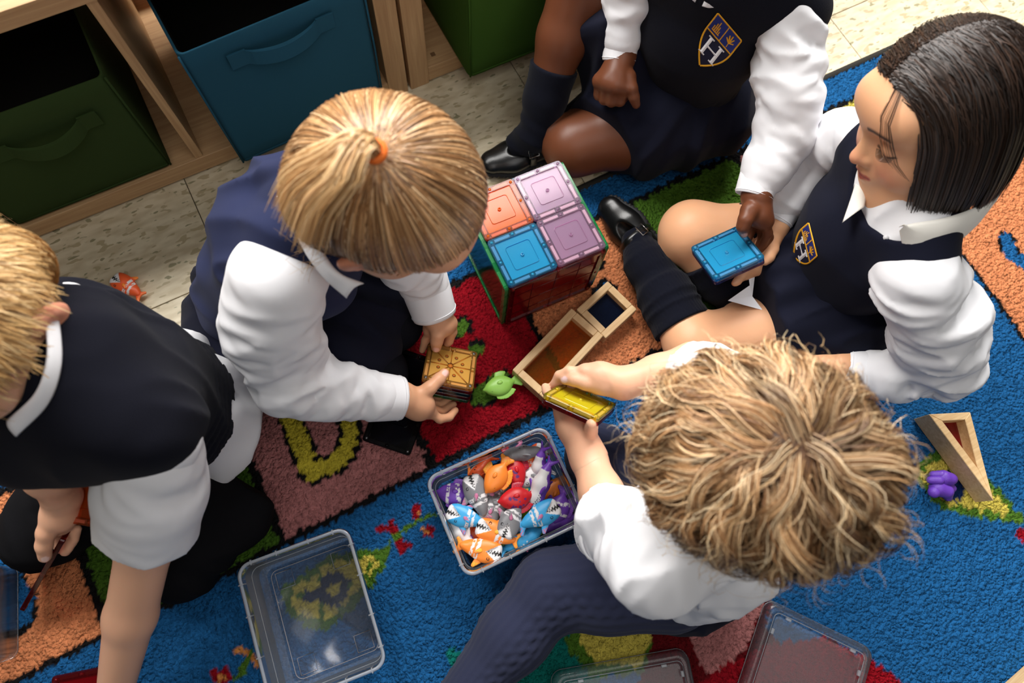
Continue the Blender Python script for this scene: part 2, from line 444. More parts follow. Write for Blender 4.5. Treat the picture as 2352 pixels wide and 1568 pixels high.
    for t, col, inn in (([(861, 1218), (901, 1192), (913, 1233)], 'red', None), ([(907, 1238), (945, 1253), (916, 1281)], 'red', None),
                        ([(935, 1172), (971, 1151), (968, 1196)], 'red', 'ltorange'), ([(959, 1206), (1002, 1215), (979, 1239)], 'red', 'ltorange'),
                        ([(536, 1499), (558, 1476), (572, 1499), (549, 1514)], 'ltorange', None), ([(574, 1512), (592, 1504), (599, 1539)], 'ltorange', None),
                        ([(486, 1546), (520, 1529), (532, 1555), (510, 1575), (490, 1568)], 'red', 'ltorange')):
        poly(t, col)
        if inn:
            tt = np.array(t, float); poly((tt.mean(0) + (tt - tt.mean(0)) * 0.5).tolist(), inn)
    stroke([(582, 1489), (559, 1531), (542, 1561), (530, 1600)], 'green', 0.0065)
    c = at(1043, 1508, RZ)[:2]; put(np.linalg.norm(P2 - c, axis=1) < 0.010, 'teal')
    # right-hand leaf
    poly([(2103, 1085), (2160, 1038), (2230, 1075), (2285, 1120), (2350, 1195), (2237, 1177), (2170, 1162), (2118, 1112)], 'yellow', 'green', 0.0055)
    stroke([(2140, 1100), (2185, 1098), (2205, 1120), (2190, 1140)], 'navy', 0.018)
    poly([(2328, 1228), (2370, 1195), (2380, 1260)], 'red')
    # big medallion at the bottom
    poly([(1020, 1640), (1120, 1500), (1320, 1430), (1368, 1533), (1400, 1640)], 'teal')
    poly([(1290, 1470), (1447, 1405), (1520, 1440), (1486, 1552), (1360, 1552)], 'green')
    poly([(1312, 1449), (1447, 1408), (1508, 1440), (1480, 1538), (1368, 1533)], 'yellow', 'green', 0.004)
    poly([(1508, 1436), (1590, 1420), (1780, 1370), (1760, 1440), (1800, 1480), (1900, 1462), (1998, 1512), (2085, 1570), (2150, 1640), (1400, 1640), (1480, 1540)], 'dkred')
    poly([(1715, 1500), (1780, 1478), (1890, 1462), (1998, 1512), (2085, 1570), (2150, 1640), (1560, 1640), (1620, 1556)], 'red')
    poly([(1578, 1449), (1756, 1380), (1714, 1496), (1620, 1552)], 'pink')
    return C
def rug_yarn():
    m = M('rug_yarn', attr='col', rough=0.95, spec=0.06); nt = m.node_tree; L = nt.links
    tc = nt.nodes.new('ShaderNodeTexCoord'); nz = nt.nodes.new('ShaderNodeTexNoise'); nz.inputs['Scale'].default_value = 140
    mx = nt.nodes.new('ShaderNodeMix'); mx.data_type = 'VECTOR'; mx.inputs[0].default_value = 0.0045
    L.new(tc.outputs['Object'], mx.inputs[4]); L.new(tc.outputs['Object'], nz.inputs[0]); L.new(nz.outputs['Color'], mx.inputs[5])
    v = nt.nodes.new('ShaderNodeTexVoronoi'); v.feature = 'SMOOTH_F1'; v.inputs['Scale'].default_value = 205; v.inputs['Smoothness'].default_value = 0.25; L.new(mx.outputs[1], v.inputs['Vector'])
    iv = nt.nodes.new('ShaderNodeMath'); iv.operation = 'SUBTRACT'; iv.inputs[0].default_value = 1.0; L.new(v.outputs['Distance'], iv.inputs[1])
    bp = nt.nodes.new('ShaderNodeBump'); bp.inputs['Strength'].default_value = 1.0; bp.inputs['Distance'].default_value = 0.0055; L.new(iv.outputs[0], bp.inputs['Height'])
    n2 = nt.nodes.new('ShaderNodeTexNoise'); n2.inputs['Scale'].default_value = 1100; L.new(tc.outputs['Object'], n2.inputs[0])
    b2 = nt.nodes.new('ShaderNodeBump'); b2.inputs['Strength'].default_value = 0.5; b2.inputs['Distance'].default_value = 0.0012; L.new(n2.outputs['Fac'], b2.inputs['Height']); L.new(bp.outputs[0], b2.inputs['Normal'])
    L.new(b2.outputs[0], nt.nodes['Principled BSDF'].inputs['Normal']); return m
def build_rug():
    x0, x1, y0, y1 = -0.86, 1.30, -0.78, 0.446; h = 0.0034; ts = 0.0064
    nx = int((x1 - x0) / h); ny = int((y1 - y0) / h)
    gx, gy = np.meshgrid(np.linspace(x0, x1, nx), np.linspace(y0, y1, ny), indexing='ij')
    X = gx.ravel() + RNG.uniform(-0.25, 0.25, gx.size) * h; Y = gy.ravel() + RNG.uniform(-0.25, 0.25, gx.size) * h
    ti = np.floor((X - x0) / ts).astype(int) + 2; tj = np.floor((Y - y0) / ts).astype(int) + 2
    mx, my = ti.max() + 3, tj.max() + 3
    jit = RNG.uniform(-0.42, 0.42, (mx, my, 2)); hh = RNG.uniform(0.75, 1.15, (mx, my))
    best = np.full(X.size, 9.0); second = np.full(X.size, 9.0); bid = np.zeros(X.size, int)
    for a in (-1, 0, 1):
        for b in (-1, 0, 1):
            u = ti + a; v = tj + b
            cx = x0 + (u - 2 + 0.5 + jit[u, v, 0]) * ts; cy = y0 + (v - 2 + 0.5 + jit[u, v, 1]) * ts
            d = np.hypot(X - cx, Y - cy); s = d < best
            second = np.where(s, best, np.minimum(second, d)); bid = np.where(s, u * my + v, bid); best = np.where(s, d, best)
    U, V = np.divmod(np.arange(mx * my), my)
    cidx = rug_colours(x0 + (U - 1.5 + jit[U, V, 0]) * ts, y0 + (V - 1.5 + jit[U, V, 1]) * ts)
    edge = np.clip((second - best) / (0.55 * ts), 0, 1)
    z = 0.0035 + 0.0052 * np.sqrt(edge) * hh[U[bid], V[bid]] + 0.0012 * noise(np.stack([X, Y, Y * 0], 1), 25, 3)
    idx = np.arange(nx * ny).reshape(nx, ny)
    Q = np.stack([idx[:-1, :-1], idx[1:, :-1], idx[1:, 1:], idx[:-1, 1:]], -1).reshape(-1, 4)
    o = mk('rug_pile', np.stack([X, Y, z], 1), Q, rug_yarn(), None)
    tint = RNG.uniform(0.86, 1.12, (mx * my, 1))
    vcol(o, np.clip(PC[cidx[bid]] * tint[bid], 0, 1))
    root = empty('rug', (0.2, 0, 0)); o.parent = root; o.location = (-0.2, 0, 0)
    tag(o, kind='stuff')
    b = box('rug_backing', (x0, y0, 0.0004), (x1, y1, 0.003), M('rug_backing', (60, 58, 55), 0.95), root, 0); b.location = (-0.2, 0, 0)
    bv = []; n = 500
    for i in range(n + 1):
        x = x0 + (x1 - x0) * i / n
        bv.append([(x, y1 - 0.002, 0.0005), (x, y1 + 0.010 + 0.0004 * math.sin(i * 2.1), 0.0005), (x, y1 + 0.0105, 0.005 + 0.0004 * (i % 2)), (x, y1 + 0.004, 0.0082 + 0.0006 * (i % 2)), (x, y1 - 0.002, 0.0062)])
    V_, F_ = loft(bv, cap0=True, cap1=True)
    e = mk('bound_edge', V_, F_, M('rug_binding', (42, 40, 36), 0.9, bump=(1500, 0.6, 0.002)), root); e.location = (-0.2, 0, 0)
    tag(root, 'blue classroom rug with coloured letter squares and leaves, spread on the tile floor', 'rug')
build_rug()

# ---------------------------------------------------------------- shelf units and fabric bins
def wood(name, rgb, rgb2, scale=(3, 60, 60), rough=0.5):
    if name in MATS: return MATS[name]
    m = bpy.data.materials.new(name); m.use_nodes = True; nt = m.node_tree; b = nt.nodes['Principled BSDF']; L = nt.links
    tc = nt.nodes.new('ShaderNodeTexCoord'); mp = nt.nodes.new('ShaderNodeMapping'); mp.inputs['Scale'].default_value = scale
    L.new(tc.outputs['Object'], mp.inputs[0])
    n = nt.nodes.new('ShaderNodeTexNoise'); n.inputs['Scale'].default_value = 4.0; n.inputs['Detail'].default_value = 6; n.inputs['Distortion'].default_value = 0.6
    L.new(mp.outputs[0], n.inputs[0]); cr = nt.nodes.new('ShaderNodeValToRGB')
    cr.color_ramp.elements[0].position = 0.3; cr.color_ramp.elements[1].position = 0.72
    cr.color_ramp.elements[0].color = lin(rgb2) + (1,); cr.color_ramp.elements[1].color = lin(rgb) + (1,)
    L.new(n.outputs['Fac'], cr.inputs[0]); L.new(cr.outputs['Color'], b.inputs['Base Color']); b.inputs['Roughness'].default_value = rough
    bp = nt.nodes.new('ShaderNodeBump'); bp.inputs['Strength'].default_value = 0.15; bp.inputs['Distance'].default_value = 0.001
    L.new(n.outputs['Fac'], bp.inputs['Height']); L.new(bp.outputs[0], b.inputs['Normal'])
    MATS[name] = m; return m
WX = wood('shelf_wood_along', (206, 168, 124), (180, 140, 98), (2, 40, 40)); WZ = wood('shelf_wood_upright', (206, 168, 124), (180, 140, 98), (40, 40, 2))
YF = 0.760; YB = 1.14; TOPB, TOPT = 0.373, 0.399
def shelf(x0, x1, dividers, label, rail=False):
    r = empty('cubby_shelf', ((x0 + x1) / 2, (YF + YB) / 2, 0)); L = r.location
    def part(n, lo, hi, m, bev=0.0012): o = box(n, lo, hi, m, r, bev); o.location = -Vector(L); return o
    part('top_board', (x0, YF, TOPB), (x1, YB, TOPT), WX); part('base_board', (x0, YF, 0.006), (x1, YB, 0.040), WX)
    part('side_panel', (x0 - 0.0355, YF, 0.0), (x0, YB, TOPT), WZ); part('side_panel', (x1, YF, 0.0), (x1 + 0.0355, YB, TOPT), WZ)
    for d in dividers: part('divider', (d - 0.0065, YF + 0.002, 0.040), (d + 0.0065, YB, TOPB), WZ)
    part('back_rail', (x0, YB - 0.045, 0.06), (x1, YB - 0.013, 0.105), M('shelf_rail', (150, 62, 40), 0.6))
    for d in (x0 + 0.02, x1 - 0.02): part('screw_cap', (d - 0.004, YF + 0.018, 0.0395), (d + 0.004, YF + 0.026, 0.0408), M('screw_cap', (120, 90, 60), 0.6), 0.0003)
    tag(r, label, 'shelf'); return r
shelf(-0.80, 0.215, [-0.4575, -0.1215], 'pale wooden cubby shelf holding the dark green and teal bins')
shelf(0.292, 1.00, [0.63], 'second pale wooden cubby shelf, holding the brighter green bin')

def bin_(name, xl, xr, yfront, ztop, rgb, label, handle_z, hx0, hx1, hfall, tilt=0.0, depth=0.30, strap_gap=0.014):
    zb = 0.041; w = xr - xl; dp = depth
    root = empty(name, ((xl + xr) / 2, yfront + dp / 2, zb)); root.rotation_euler = (0, 0, tilt)
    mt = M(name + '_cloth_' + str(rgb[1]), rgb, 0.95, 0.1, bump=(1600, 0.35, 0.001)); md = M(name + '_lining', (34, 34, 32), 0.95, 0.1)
    hgt = ztop - zb; loops = []
    def lp(z, s, r=0.008, bulge=0.0):
        out = []
        for x, y in rrect(w * s, dp * s, r, 4):
            fy = 1.0 + 0
            out.append((x, y - bulge * math.cos(math.pi * x / (w * 1.05)) * (y < 0), z))
        return out
    for k in range(9):
        t = k / 8; loops.append(lp(0.004 + t * (hgt - 0.004), 0.985 + 0.015 * t, 0.010, 0.006 * math.sin(math.pi * t)))
    loops.insert(0, lp(0.0, 0.965, 0.012)); loops.append(lp(hgt + 0.001, 0.992)); loops.append(lp(hgt - 0.001, 0.972))
    V, F = loft(loops, cap0=True); mk('outer_cloth', V, F, mt, root)
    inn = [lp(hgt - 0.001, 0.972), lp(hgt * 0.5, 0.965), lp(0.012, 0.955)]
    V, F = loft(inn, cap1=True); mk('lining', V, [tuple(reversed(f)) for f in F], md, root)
    # edge piping down both front corners and along the bottom
    for sx in (-1, 1):
        V, F = tube([(sx * w * 0.487, -dp * 0.487 - 0.002, 0.006), (sx * w * 0.494, -dp * 0.494 - 0.003, hgt * 0.5), (sx * w * 0.497, -dp * 0.497, hgt - 0.002)], 0.0018, 5)
        mk('corner_seam', V, F, mt, root)
    V, F = tube([(-w * 0.47, -dp * 0.487 - 0.001, 0.009), (0, -dp * 0.487 - 0.0025, 0.009), (w * 0.47, -dp * 0.487 - 0.001, 0.009)], 0.0015, 5); mk('bottom_seam', V, F, mt, root)
    # strap handle
    yy = -dp / 2 * 0.995
    hz = handle_z - zb; a = hx0 - (xl + xr) / 2; b = hx1 - (xl + xr) / 2; L2 = []
    def fy(x, z): return yy - 0.0065 * math.sin(math.pi * min(max(z / hgt, 0), 1)) * math.cos(math.pi * x / (w * 1.05)) - 0.0016
    for k in range(21):
        t = k / 20; x = a + (b - a) * t
        u = min(max((t - 0.14) / 0.72, 0), 1); s = math.sin(math.pi * u) ** 0.7
        y = fy(x, hz) - strap_gap * s; z = hz - hfall * s
        th = 0.0022; hh = 0.0125
        L2.append([(x, y - th, z + hh - 0.004 * s), (x, y, z + hh), (x, y, z - hh), (x, y - th - 0.004 * s, z - hh)])
    V, F = loft(L2, cap0=True, cap1=True); h = mk('strap_handle', V, F, mt, root, smooth=False)
    for x in (a + (b - a) * 0.07, b - (b - a) * 0.07):
        for q in (box('stitched_patch', (x - 0.013, fy(x, hz) - 0.0034, hz - 0.0135), (x + 0.013, fy(x, hz) - 0.001, hz + 0.0135), mt, h, 0.0006),): pass
    tag(root, label, 'storage bin', 'fabric storage bins'); return root
bin_('storage_bin', -0.417, -0.163, 0.7625, 0.262, (52, 70, 36), 'dark green fabric bin at the left end of the shelf', 0.205, -0.345, -0.205, 0.010, 0, 0.29)
bin_('storage_bin', -0.072, 0.190, 0.722, 0.300, (40, 86, 108), 'teal blue fabric bin with a strap handle, pulled forward in the shelf', 0.262, -0.015, 0.135, 0.006, math.radians(3.0), 0.29, 0.010)
bin_('storage_bin', 0.345, 0.60, 0.705, 0.300, (62, 96, 36), 'brighter green fabric bin sticking out at the top of the photo', 0.25, 0.40, 0.55, 0.006, math.radians(0), 0.29)
# ---------------------------------------------------------------- magnetic tiles
def rod(w):
    w = np.asarray(w, float); t = np.linalg.norm(w) + 1e-12; k = w / t
    K = np.array([[0, -k[2], k[1]], [k[2], 0, -k[0]], [-k[1], k[0], 0]]); return np.eye(3) + math.sin(t) * K + (1 - math.cos(t)) * K @ K
def mat4(R3, p): return Matrix([list(R3[i]) + [p[i]] for i in range(3)] + [[0, 0, 0, 1]])
TCOL = dict(pink=((235, 150, 205), (225, 190, 225)), orange=((255, 110, 0), (255, 122, 10)), blue=((0, 170, 232), (55, 186, 235)), red=((205, 0, 20), (176, 6, 24)),  # pink scatters paler: hazy reflected light put into its second colour
            green=((0, 165, 80), (10, 165, 85)), yellow=((255, 225, 10), (250, 235, 45)), amber=((255, 190, 60), (255, 205, 105)), teal=((0, 110, 120), (10, 100, 110)),
            black=((30, 20, 45), (14, 12, 22)), purple=((110, 60, 170), (110, 80, 150)), skyblue=((90, 180, 255), (150, 200, 235)))
MAG = M('tile_magnet', (196, 190, 186), 0.35, 0.5)
MAGD = M('tile_magnet_dark', (60, 56, 52), 0.35, 0.5)
def tile(mat, colour, label, w=0.0765, d=None, spokes=False, milk=0.22, dens=0.85, dark_magnets=False, grid=False, group='magnetic tiles', edge=0.14):
    d = d or w; t = 0.0031; rc, mc = TCOL[colour]
    pm = plastic('tile_%s_%d_%d' % (colour, milk * 100, dens * 100), rc, dens, milk, mc); fm = plastic('tile_edge_%s_%d' % (colour, edge * 100), rc, dens * 0.75, edge, mc)
    root = empty('magnetic_tile', mat=mat)
    bw = 0.0085
    V, F = loft([[(x, y, z) for x, y in rrect(w - 2*bw, d - 2*bw, 0.001, 2)] for z in (-0.0011, 0.0011)], cap0=True, cap1=True); mk('plate', V, F, pm, root, False)
    def ring(wo, do, wi, di, z0, z1, r0, r1):
        L = [[(x, y, z) for x, y in rrect(a, b, r, 4)] for a, b, r, z in ((wo - 0.0012, do - 0.0012, r0, z0), (wo, do, r0, z0 + 0.0007), (wo, do, r0, z1 - 0.0007), (wo - 0.0012, do - 0.0012, r0, z1), (wi, di, r1, z1), (wi, di, r1, z0))]
        return loft(L, close=True)
    V, F = ring(w, d, w - 2*bw, d - 2*bw, -t, t, 0.005, 0.0015); fr = mk('frame', V, F, fm, root, False)
    mm = MAGD if dark_magnets else MAG
    for sx, sy in ((1, 0), (-1, 0), (0, 1), (0, -1)):
        ln = (d if sx else w); cc = (w if sx else d) / 2 - 0.0044
        nseg = 2 if ln < 0.1 else 4
        for q in range(nseg):
            u = -ln / 2 + ln * (q + 0.5) / nseg; u += 0.003 * (1 if u < 0 else -1) * (nseg == 2); hl = 0.0115
            lo = (sx * cc - 0.002, u - hl, -0.0022) if sx else (u - hl, sy * cc - 0.002, -0.0022)
            hi = (sx * cc + 0.002, u + hl, 0.0022) if sx else (u + hl, sy * cc + 0.002, 0.0022)
            box('magnet_bar', lo, hi, mm, fr, 0)
        V, F = tube([((w/2 - 0.0045) * sx, (d/2 - 0.0045) * sy, -t), ((w/2 - 0.0045) * sx, (d/2 - 0.0045) * sy, t + 0.0004)], 0.0022, 10); mk('stud', V, F, pm, fr)
    for sx in (-1, 1):
        for sy in (-1, 1):
            V, F = tube([((w/2 - 0.0055) * sx, (d/2 - 0.0055) * sy, -t), ((w/2 - 0.0055) * sx, (d/2 - 0.0055) * sy, t + 0.0005)], 0.0022, 10)
            mk('corner_rivet', V, F, M('rivet_metal', (150, 150, 150), 0.3, metal=0.9) if spokes or colour == 'black' else pm, root)
    if spokes:
        for q in range(8):
            a = q * math.pi / 4; L = (w / 2 - bw) * (1.38 if q % 2 else 1.0)
            V, F = tube([(0.004 * math.cos(a), 0.004 * math.sin(a), 0.0015), (L * math.cos(a), L * math.sin(a), 0.0015)], 0.0009, 5); mk('spoke', V, F, fm, root)
        V, F = tube([(0, 0, -0.002), (0, 0, 0.0034)], 0.0042, 16); mk('hub', V, F, fm, root)
        for q in range(8):
            a = (q + 0.5) * math.pi / 4; V, F = tube([(0.019 * math.cos(a), 0.019 * math.sin(a), 0.0012), (0.019 * math.cos(a), 0.019 * math.sin(a), 0.0018)], 0.0028, 12); mk('disc_mark', V, F, fm, root)
    elif grid:
        for q in (-1, 0, 1):
            for ax in (0, 1):
                a = (q * w / 4, -d / 2 + bw) if ax else (-w / 2 + bw, q * d / 4); b = (q * w / 4, d / 2 - bw) if ax else (w / 2 - bw, q * d / 4)
                V, F = tube([(a[0], a[1], 0.0012), (b[0], b[1], 0.0012)], 0.0007, 5); mk('rib', V, F, fm, root)
    else:
        V, F = ring(w * 0.50, d * 0.50, w * 0.48, d * 0.48, 0.0009, 0.0021, 0.004, 0.004); mk('raised_square', V, F, pm, root, False)
        V, F = loft([[(0, 0.0, 0)] and [(r * math.cos(a), r * math.sin(a), z) for a in np.linspace(0, 2*math.pi, 14, endpoint=False)] for r, z in ((0.0026, 0.001), (0.0026, 0.003), (0.0013, 0.003), (0.0013, 0.001))], cap1=True); mk('centre_boss', V, F, pm, root)
    tag(root, label, 'magnetic tile', group); return root
# the cube: four small tiles on top, large tiles at the sides
CC = np.array([0.2794, 0.3621, 0.0095]); CY = -0.045; cR = rod((0, 0, CY)); cs = 0.153
def cubeM(local, rot): return mat4(cR @ rot, CC + cR @ np.array(local))
RX = rod((math.pi / 2, 0, 0)); RY = rod((0, math.pi / 2, 0)); ID = np.eye(3)
q = 0.0385
tile(cubeM((q, q, cs + 0.0035), ID), 'pink', 'pale pink square tile at the far corner of the cube top', group='tiles of the cube', milk=0.3, dens=0.5)
tile(cubeM((q, -q, cs + 0.0035), rod((0, 0, math.pi / 2))), 'pink', 'pale pink square tile beside the blue tile on the cube top', group='tiles of the cube', milk=0.3, dens=0.5)
tile(cubeM((-q, q, cs + 0.0035), ID), 'orange', 'orange square tile on the cube top, partly behind the ponytail head', group='tiles of the cube', milk=0.6)
tile(cubeM((-q, -q, cs + 0.0035), ID), 'blue', 'bright blue square tile at the near corner of the cube top', group='tiles of the cube', milk=0.55)
tile(cubeM((0, -cs / 2, cs / 2), RX), 'red', 'large red tile forming the near side of the cube', cs, group='tiles of the cube', dark_magnets=True, grid=True, milk=0.6, dens=0.97)
tile(cubeM((-cs / 2 - 0.003, 0, cs / 2), RY), 'green', 'large green tile forming the left side of the cube', cs, group='tiles of the cube', milk=0.08, dens=0.72, edge=0.5)
tile(cubeM((cs / 2 + 0.003, 0, cs / 2), RY), 'green', 'large green tile forming the right side of the cube', cs, group='tiles of the cube', milk=0.08, dens=0.72, edge=0.5)
tile(cubeM((0, cs / 2, cs / 2), RX), 'skyblue', 'large pale blue tile forming the far side of the cube', cs, group='tiles of the cube', milk=0.1, dens=0.5)
# hand-held stacks
def stack(p, w, layers, grp):
    R3 = rod(w)
    for i, (c, kw, lab) in enumerate(layers):
        tile(mat4(R3, np.asarray(p) + R3 @ np.array([0, 0, -0.0069 * i - 0.0031])), c, lab, group=grp, **kw)
stack((0.0871, 0.252, 0.0662), (-0.4277, 0.2897, -0.5912),
      [('amber', dict(spokes=True, milk=0.7), 'amber tile with eight spokes on top of the stack in the ponytail child\'s hands'),
       ('red', dict(dark_magnets=True), 'dark red tile right under the amber spoked tile'),
       ('teal', dict(dark_magnets=True), 'dark teal tile in the middle of the stack under the amber tile'),
       ('red', dict(dark_magnets=True), 'second dark red tile, lower in the stack under the teal tile'),
       ('green', dict(dark_magnets=True), 'green tile at the bottom of the stack under the amber tile')], 'tiles stacked in the hands of the ponytail child')
stack((0.2031, 0.1023, 0.2024), (-1.0026, 0.2299, -1.0198),
      [('yellow', dict(milk=0.72), 'bright yellow tile held by the curly haired child'), ('red', dict(milk=0.25, dark_magnets=True), 'red tile directly under the bright yellow tile')], 'tiles held by the curly haired child')
stack((0.5016, 0.1971, 0.1732), (-0.4806, -0.2096, -0.1415),
      [('blue', dict(milk=0.62), 'shiny blue tile held between the two children at the right'), ('purple', dict(milk=0.3, dark_magnets=True), 'purple tile hidden just under the shiny blue tile')], 'tiles held between the two children at the right')
def rect_pose(o, xdir, ydir):
    x = nrm(xdir); y = np.asarray(ydir, float); y = nrm(y - x * (x @ y)); return mat4(np.stack([x, y, np.cross(x, y)], 1), o)
a = at(835, 1012, 0.014); b = at(937, 1046, 0.014); u = nrm(b - a); v = nrm(np.cross((0, 0, 1.0), u))
tile(rect_pose((a + b) / 2 + v * 0.0765 + np.array([0, 0, 0]), b - a, v + np.array([0, 0, 0.02])), 'black', 'near-black rectangular tile lying on the pink letter square', 0.0765, 0.153, milk=0.5, dens=0.97, dark_magnets=True)
# tile held edge-on by the boy at the left, and the ones in and by his lap
a = at(176, 1184, 0.150); b = at(80, 1350, 0.055); mid = (a + b) / 2; vdir = nrm(mid - CAM_P)
tile(rect_pose(mid + vdir * 0.040, b - a, vdir), 'red', 'dark red tile held edge-on in the left boy\'s hand', np.linalg.norm(b - a), 0.08, milk=0.3, dark_magnets=True)
tile(rect_pose(at(222, 1136, 0.165), at(290, 1150, 0.165) - at(170, 1128, 0.17), at(230, 1090, 0.165) - at(230, 1180, 0.155)), 'orange', 'orange red tile resting in the lap of the boy at the left', 0.0765, milk=0.2)
tile(rect_pose(at(190, 1610, 0.014), at(260, 1610, 0.014) - at(120, 1638, 0.014), (0.2, 1, 0)), 'red', 'dark red tile lying flat at the bottom left edge of the photo', 0.0765, milk=0.4, dark_magnets=True)

# ---------------------------------------------------------------- framed wooden blocks with coloured acrylic
BW = wood('block_wood', (232, 200, 152), (212, 172, 122), (12, 12, 12), 0.45)
BWX = wood('block_wood_long', (232, 200, 152), (208, 168, 118), (4, 50, 50), 0.45)
def frame_block(name, c, xdir, w, d, h, th, rgb, label):
    x = nrm(np.array([xdir[0], xdir[1], 0])); root = empty(name, tuple(c[:2]) + (0.0090,), math.atan2(x[1], x[0]))
    hw, hd = w / 2, d / 2
    box('side_bar', (-hw, -hd, 0), (hw, -hd + th, h), BWX, root, 0.0016); box('side_bar', (-hw, hd - th, 0), (hw, hd, h), BWX, root, 0.0016)
    box('end_bar', (-hw, -hd + th, 0), (-hw + th, hd - th, h), BW, root, 0.0008); box('end_bar', (hw - th, -hd + th, 0), (hw, hd - th, h), BW, root, 0.0008)
    box('acrylic_pane', (-hw + th, -hd + th, h * 0.40), (hw - th, hd - th, h * 0.40 + 0.004), plastic('acrylic_%d_%d_%d' % rgb, rgb, 0.86, 0.10), root, 0)
    tag(root, label, 'toy block', 'wooden window blocks'); return root
BH = 0.028
def quad_block(pts, **k):
    P = AT(*[(x, y, BH + 0.009) for x, y in pts]); c = sum(P) / 4
    w = (np.linalg.norm(P[1] - P[0]) + np.linalg.norm(P[2] - P[3])) / 2; d = (np.linalg.norm(P[3] - P[0]) + np.linalg.norm(P[2] - P[1])) / 2
    return frame_block('window_block', c, P[1] - P[0], w, d, BH, 0.0115, **k)
quad_block([(1177, 849), (1312, 708), (1388, 770), (1250, 916)], rgb=(238, 168, 45), label='long wooden frame block with an amber pane')
quad_block([(1325, 709), (1398, 643), (1463, 713), (1389, 776)], rgb=(45, 75, 135), label='square wooden frame block with a dark blue pane')
def tri_block():
    h = 0.040; P = [p - np.array([0, 0, h + 0.009]) for p in AT(*[(x, y, h + 0.009) for x, y in ((2134, 951), (2229, 946), (2283, 1150))])]; c = sum(P) / 3
    root = empty('triangle_block', (c[0], c[1], 0.009)); L = [p - c for p in P]
    def offs(L, t):
        out = []
        for i in range(3):
            a = nrm(L[(i + 1) % 3] - L[i]); b = nrm(L[i - 1] - L[i]); s = np.linalg.norm(np.cross(a, b)); out.append(L[i] + (a + b) / s * t)
        return out
    I = offs(L, 0.0115)
    for i in range(3):
        j = (i + 1) % 3; lp = [L[i], L[j], I[j], I[i]]
        V, F = loft([[(p[0], p[1], z) for p in lp] for z in (0, h)], cap0=True, cap1=True)
        bm = bmesh.new(); vs = [bm.verts.new(v) for v in V]
        for f in F: bm.faces.new([vs[k] for k in f])
        bmesh.ops.recalc_face_normals(bm, faces=bm.faces); bmesh.ops.bevel(bm, geom=list(bm.edges), offset=0.0008, segments=1, affect='EDGES')
        bmobj('frame_bar', bm, BWX, root)
    V, F = loft([[(p[0], p[1], z) for p in I] for z in (h * 0.38, h * 0.38 + 0.004)], cap0=True, cap1=True); mk('acrylic_pane', V, F, plastic('acrylic_red', (215, 20, 40), 0.9, 0.25), root, False)
    tag(root, 'triangular wooden frame block with a red pane, on the blue rug', 'toy block', 'wooden window blocks')
tri_block()
p = at(2404, 1598, 0.03); frame_block('window_block', p, (1, 0.1), 0.07, 0.07, BH, 0.011, (20, 120, 60), 'pale wooden block just entering the bottom right corner')

# ---------------------------------------------------------------- clear boxes and lids
CLR = plastic('clear_box_plastic', (250, 252, 255), 0.5, 0.095, (222, 230, 240), 0.18)
CLE = plastic('clear_box_edge', (240, 245, 250), 0.5, 0.34, (230, 235, 242), 0.12)
def clear_box(o, xdir, w, d, h, label, z=0.009, name='clear_box'):
    x = nrm(np.array([xdir[0], xdir[1], 0])); root = empty(name, (o[0], o[1], z), math.atan2(x[1], x[0]))
    lp = lambda s, zz, r: [(px, py, zz) for px, py in rrect(w + s, d + s, r, 6)]
    V, F = loft([lp(-0.026, 0.001, 0.010), lp(-0.022, 0.0, 0.012), lp(-0.010, h - 0.013, 0.014), lp(-0.0125, h - 0.013, 0.013), lp(-0.0245, 0.0022, 0.010)], cap1=True); mk('wall', V, F, CLR, root)
    V, F = loft([lp(-0.0125, h - 0.013, 0.013), lp(-0.0105, h - 0.002, 0.014), lp(-0.009, h, 0.015), lp(-0.002, h, 0.017), lp(0, h - 0.002, 0.018), lp(0, h - 0.011, 0.018), lp(-0.0022, h - 0.011, 0.017), lp(-0.003, h - 0.0035, 0.016), lp(-0.0075, h - 0.0035, 0.015), lp(-0.010, h - 0.013, 0.014)])
    rim = mk('rim', V, F, CLE, root)
    for sx in (-1, 1):
        for q in (-0.36, -0.14, 0.14, 0.36):
            box('rim_rib', (q * w - 0.0008, sx * (d / 2 - 0.003) - 0.0035, h - 0.011), (q * w + 0.0008, sx * (d / 2 - 0.003) + 0.0035, h + 0.0006), CLE, rim, 0)
            box('rim_rib', (sx * (w / 2 - 0.003) - 0.0035, q * d - 0.0008, h - 0.011), (sx * (w / 2 - 0.003) + 0.0035, q * d + 0.0008, h + 0.0006), CLE, rim, 0)
    ln = 0.0006
    for sx in (-1, 1):
        for sy in (-1, 1):
            c = np.array([sx * (w / 2 - 0.036), sy * (d / 2 - 0.034), 0.0030]); s = 0.0115
            P = [c + np.array([a * s, b * s, 0]) for a, b in ((-1, -1), (1, -1), (1, 1), (-1, 1), (-1, -1))]
            V, F = tube(P, ln, 4); mk('foot_mark', V, F, CLE, root)
    P = [np.array(p) for p in lp(-0.036, 0.0030, 0.010)]; V, F = tube(P + [P[0]], ln, 4); mk('base_line', V, F, CLE, root)
    P = [np.array(p) for p in lp(-0.0165, h * 0.62, 0.013)]; V, F = tube(P + [P[0]], 0.0005, 4); mk('wall_line', V, F, CLE, root)
    tag(root, label, 'plastic box', 'clear plastic boxes'); return root
def corners_box(TL, TR, BRp, h, label, z=0.009, dd=None):
    a, b, c = AT(*[(p[0], p[1], h + z) for p in (TL, TR, BRp)]); w = np.linalg.norm(b - a); dirx = nrm(b - a); n = np.array([dirx[1], -dirx[0], 0]); d = dd or abs((c - b) @ n)
    return clear_box((a + b) / 2 + n * d / 2, dirx, w, d, h, label, z)
FB = corners_box((972, 1097), (1253, 972), (1352, 1198), 0.088, 'clear plastic box filled with small toy fish')
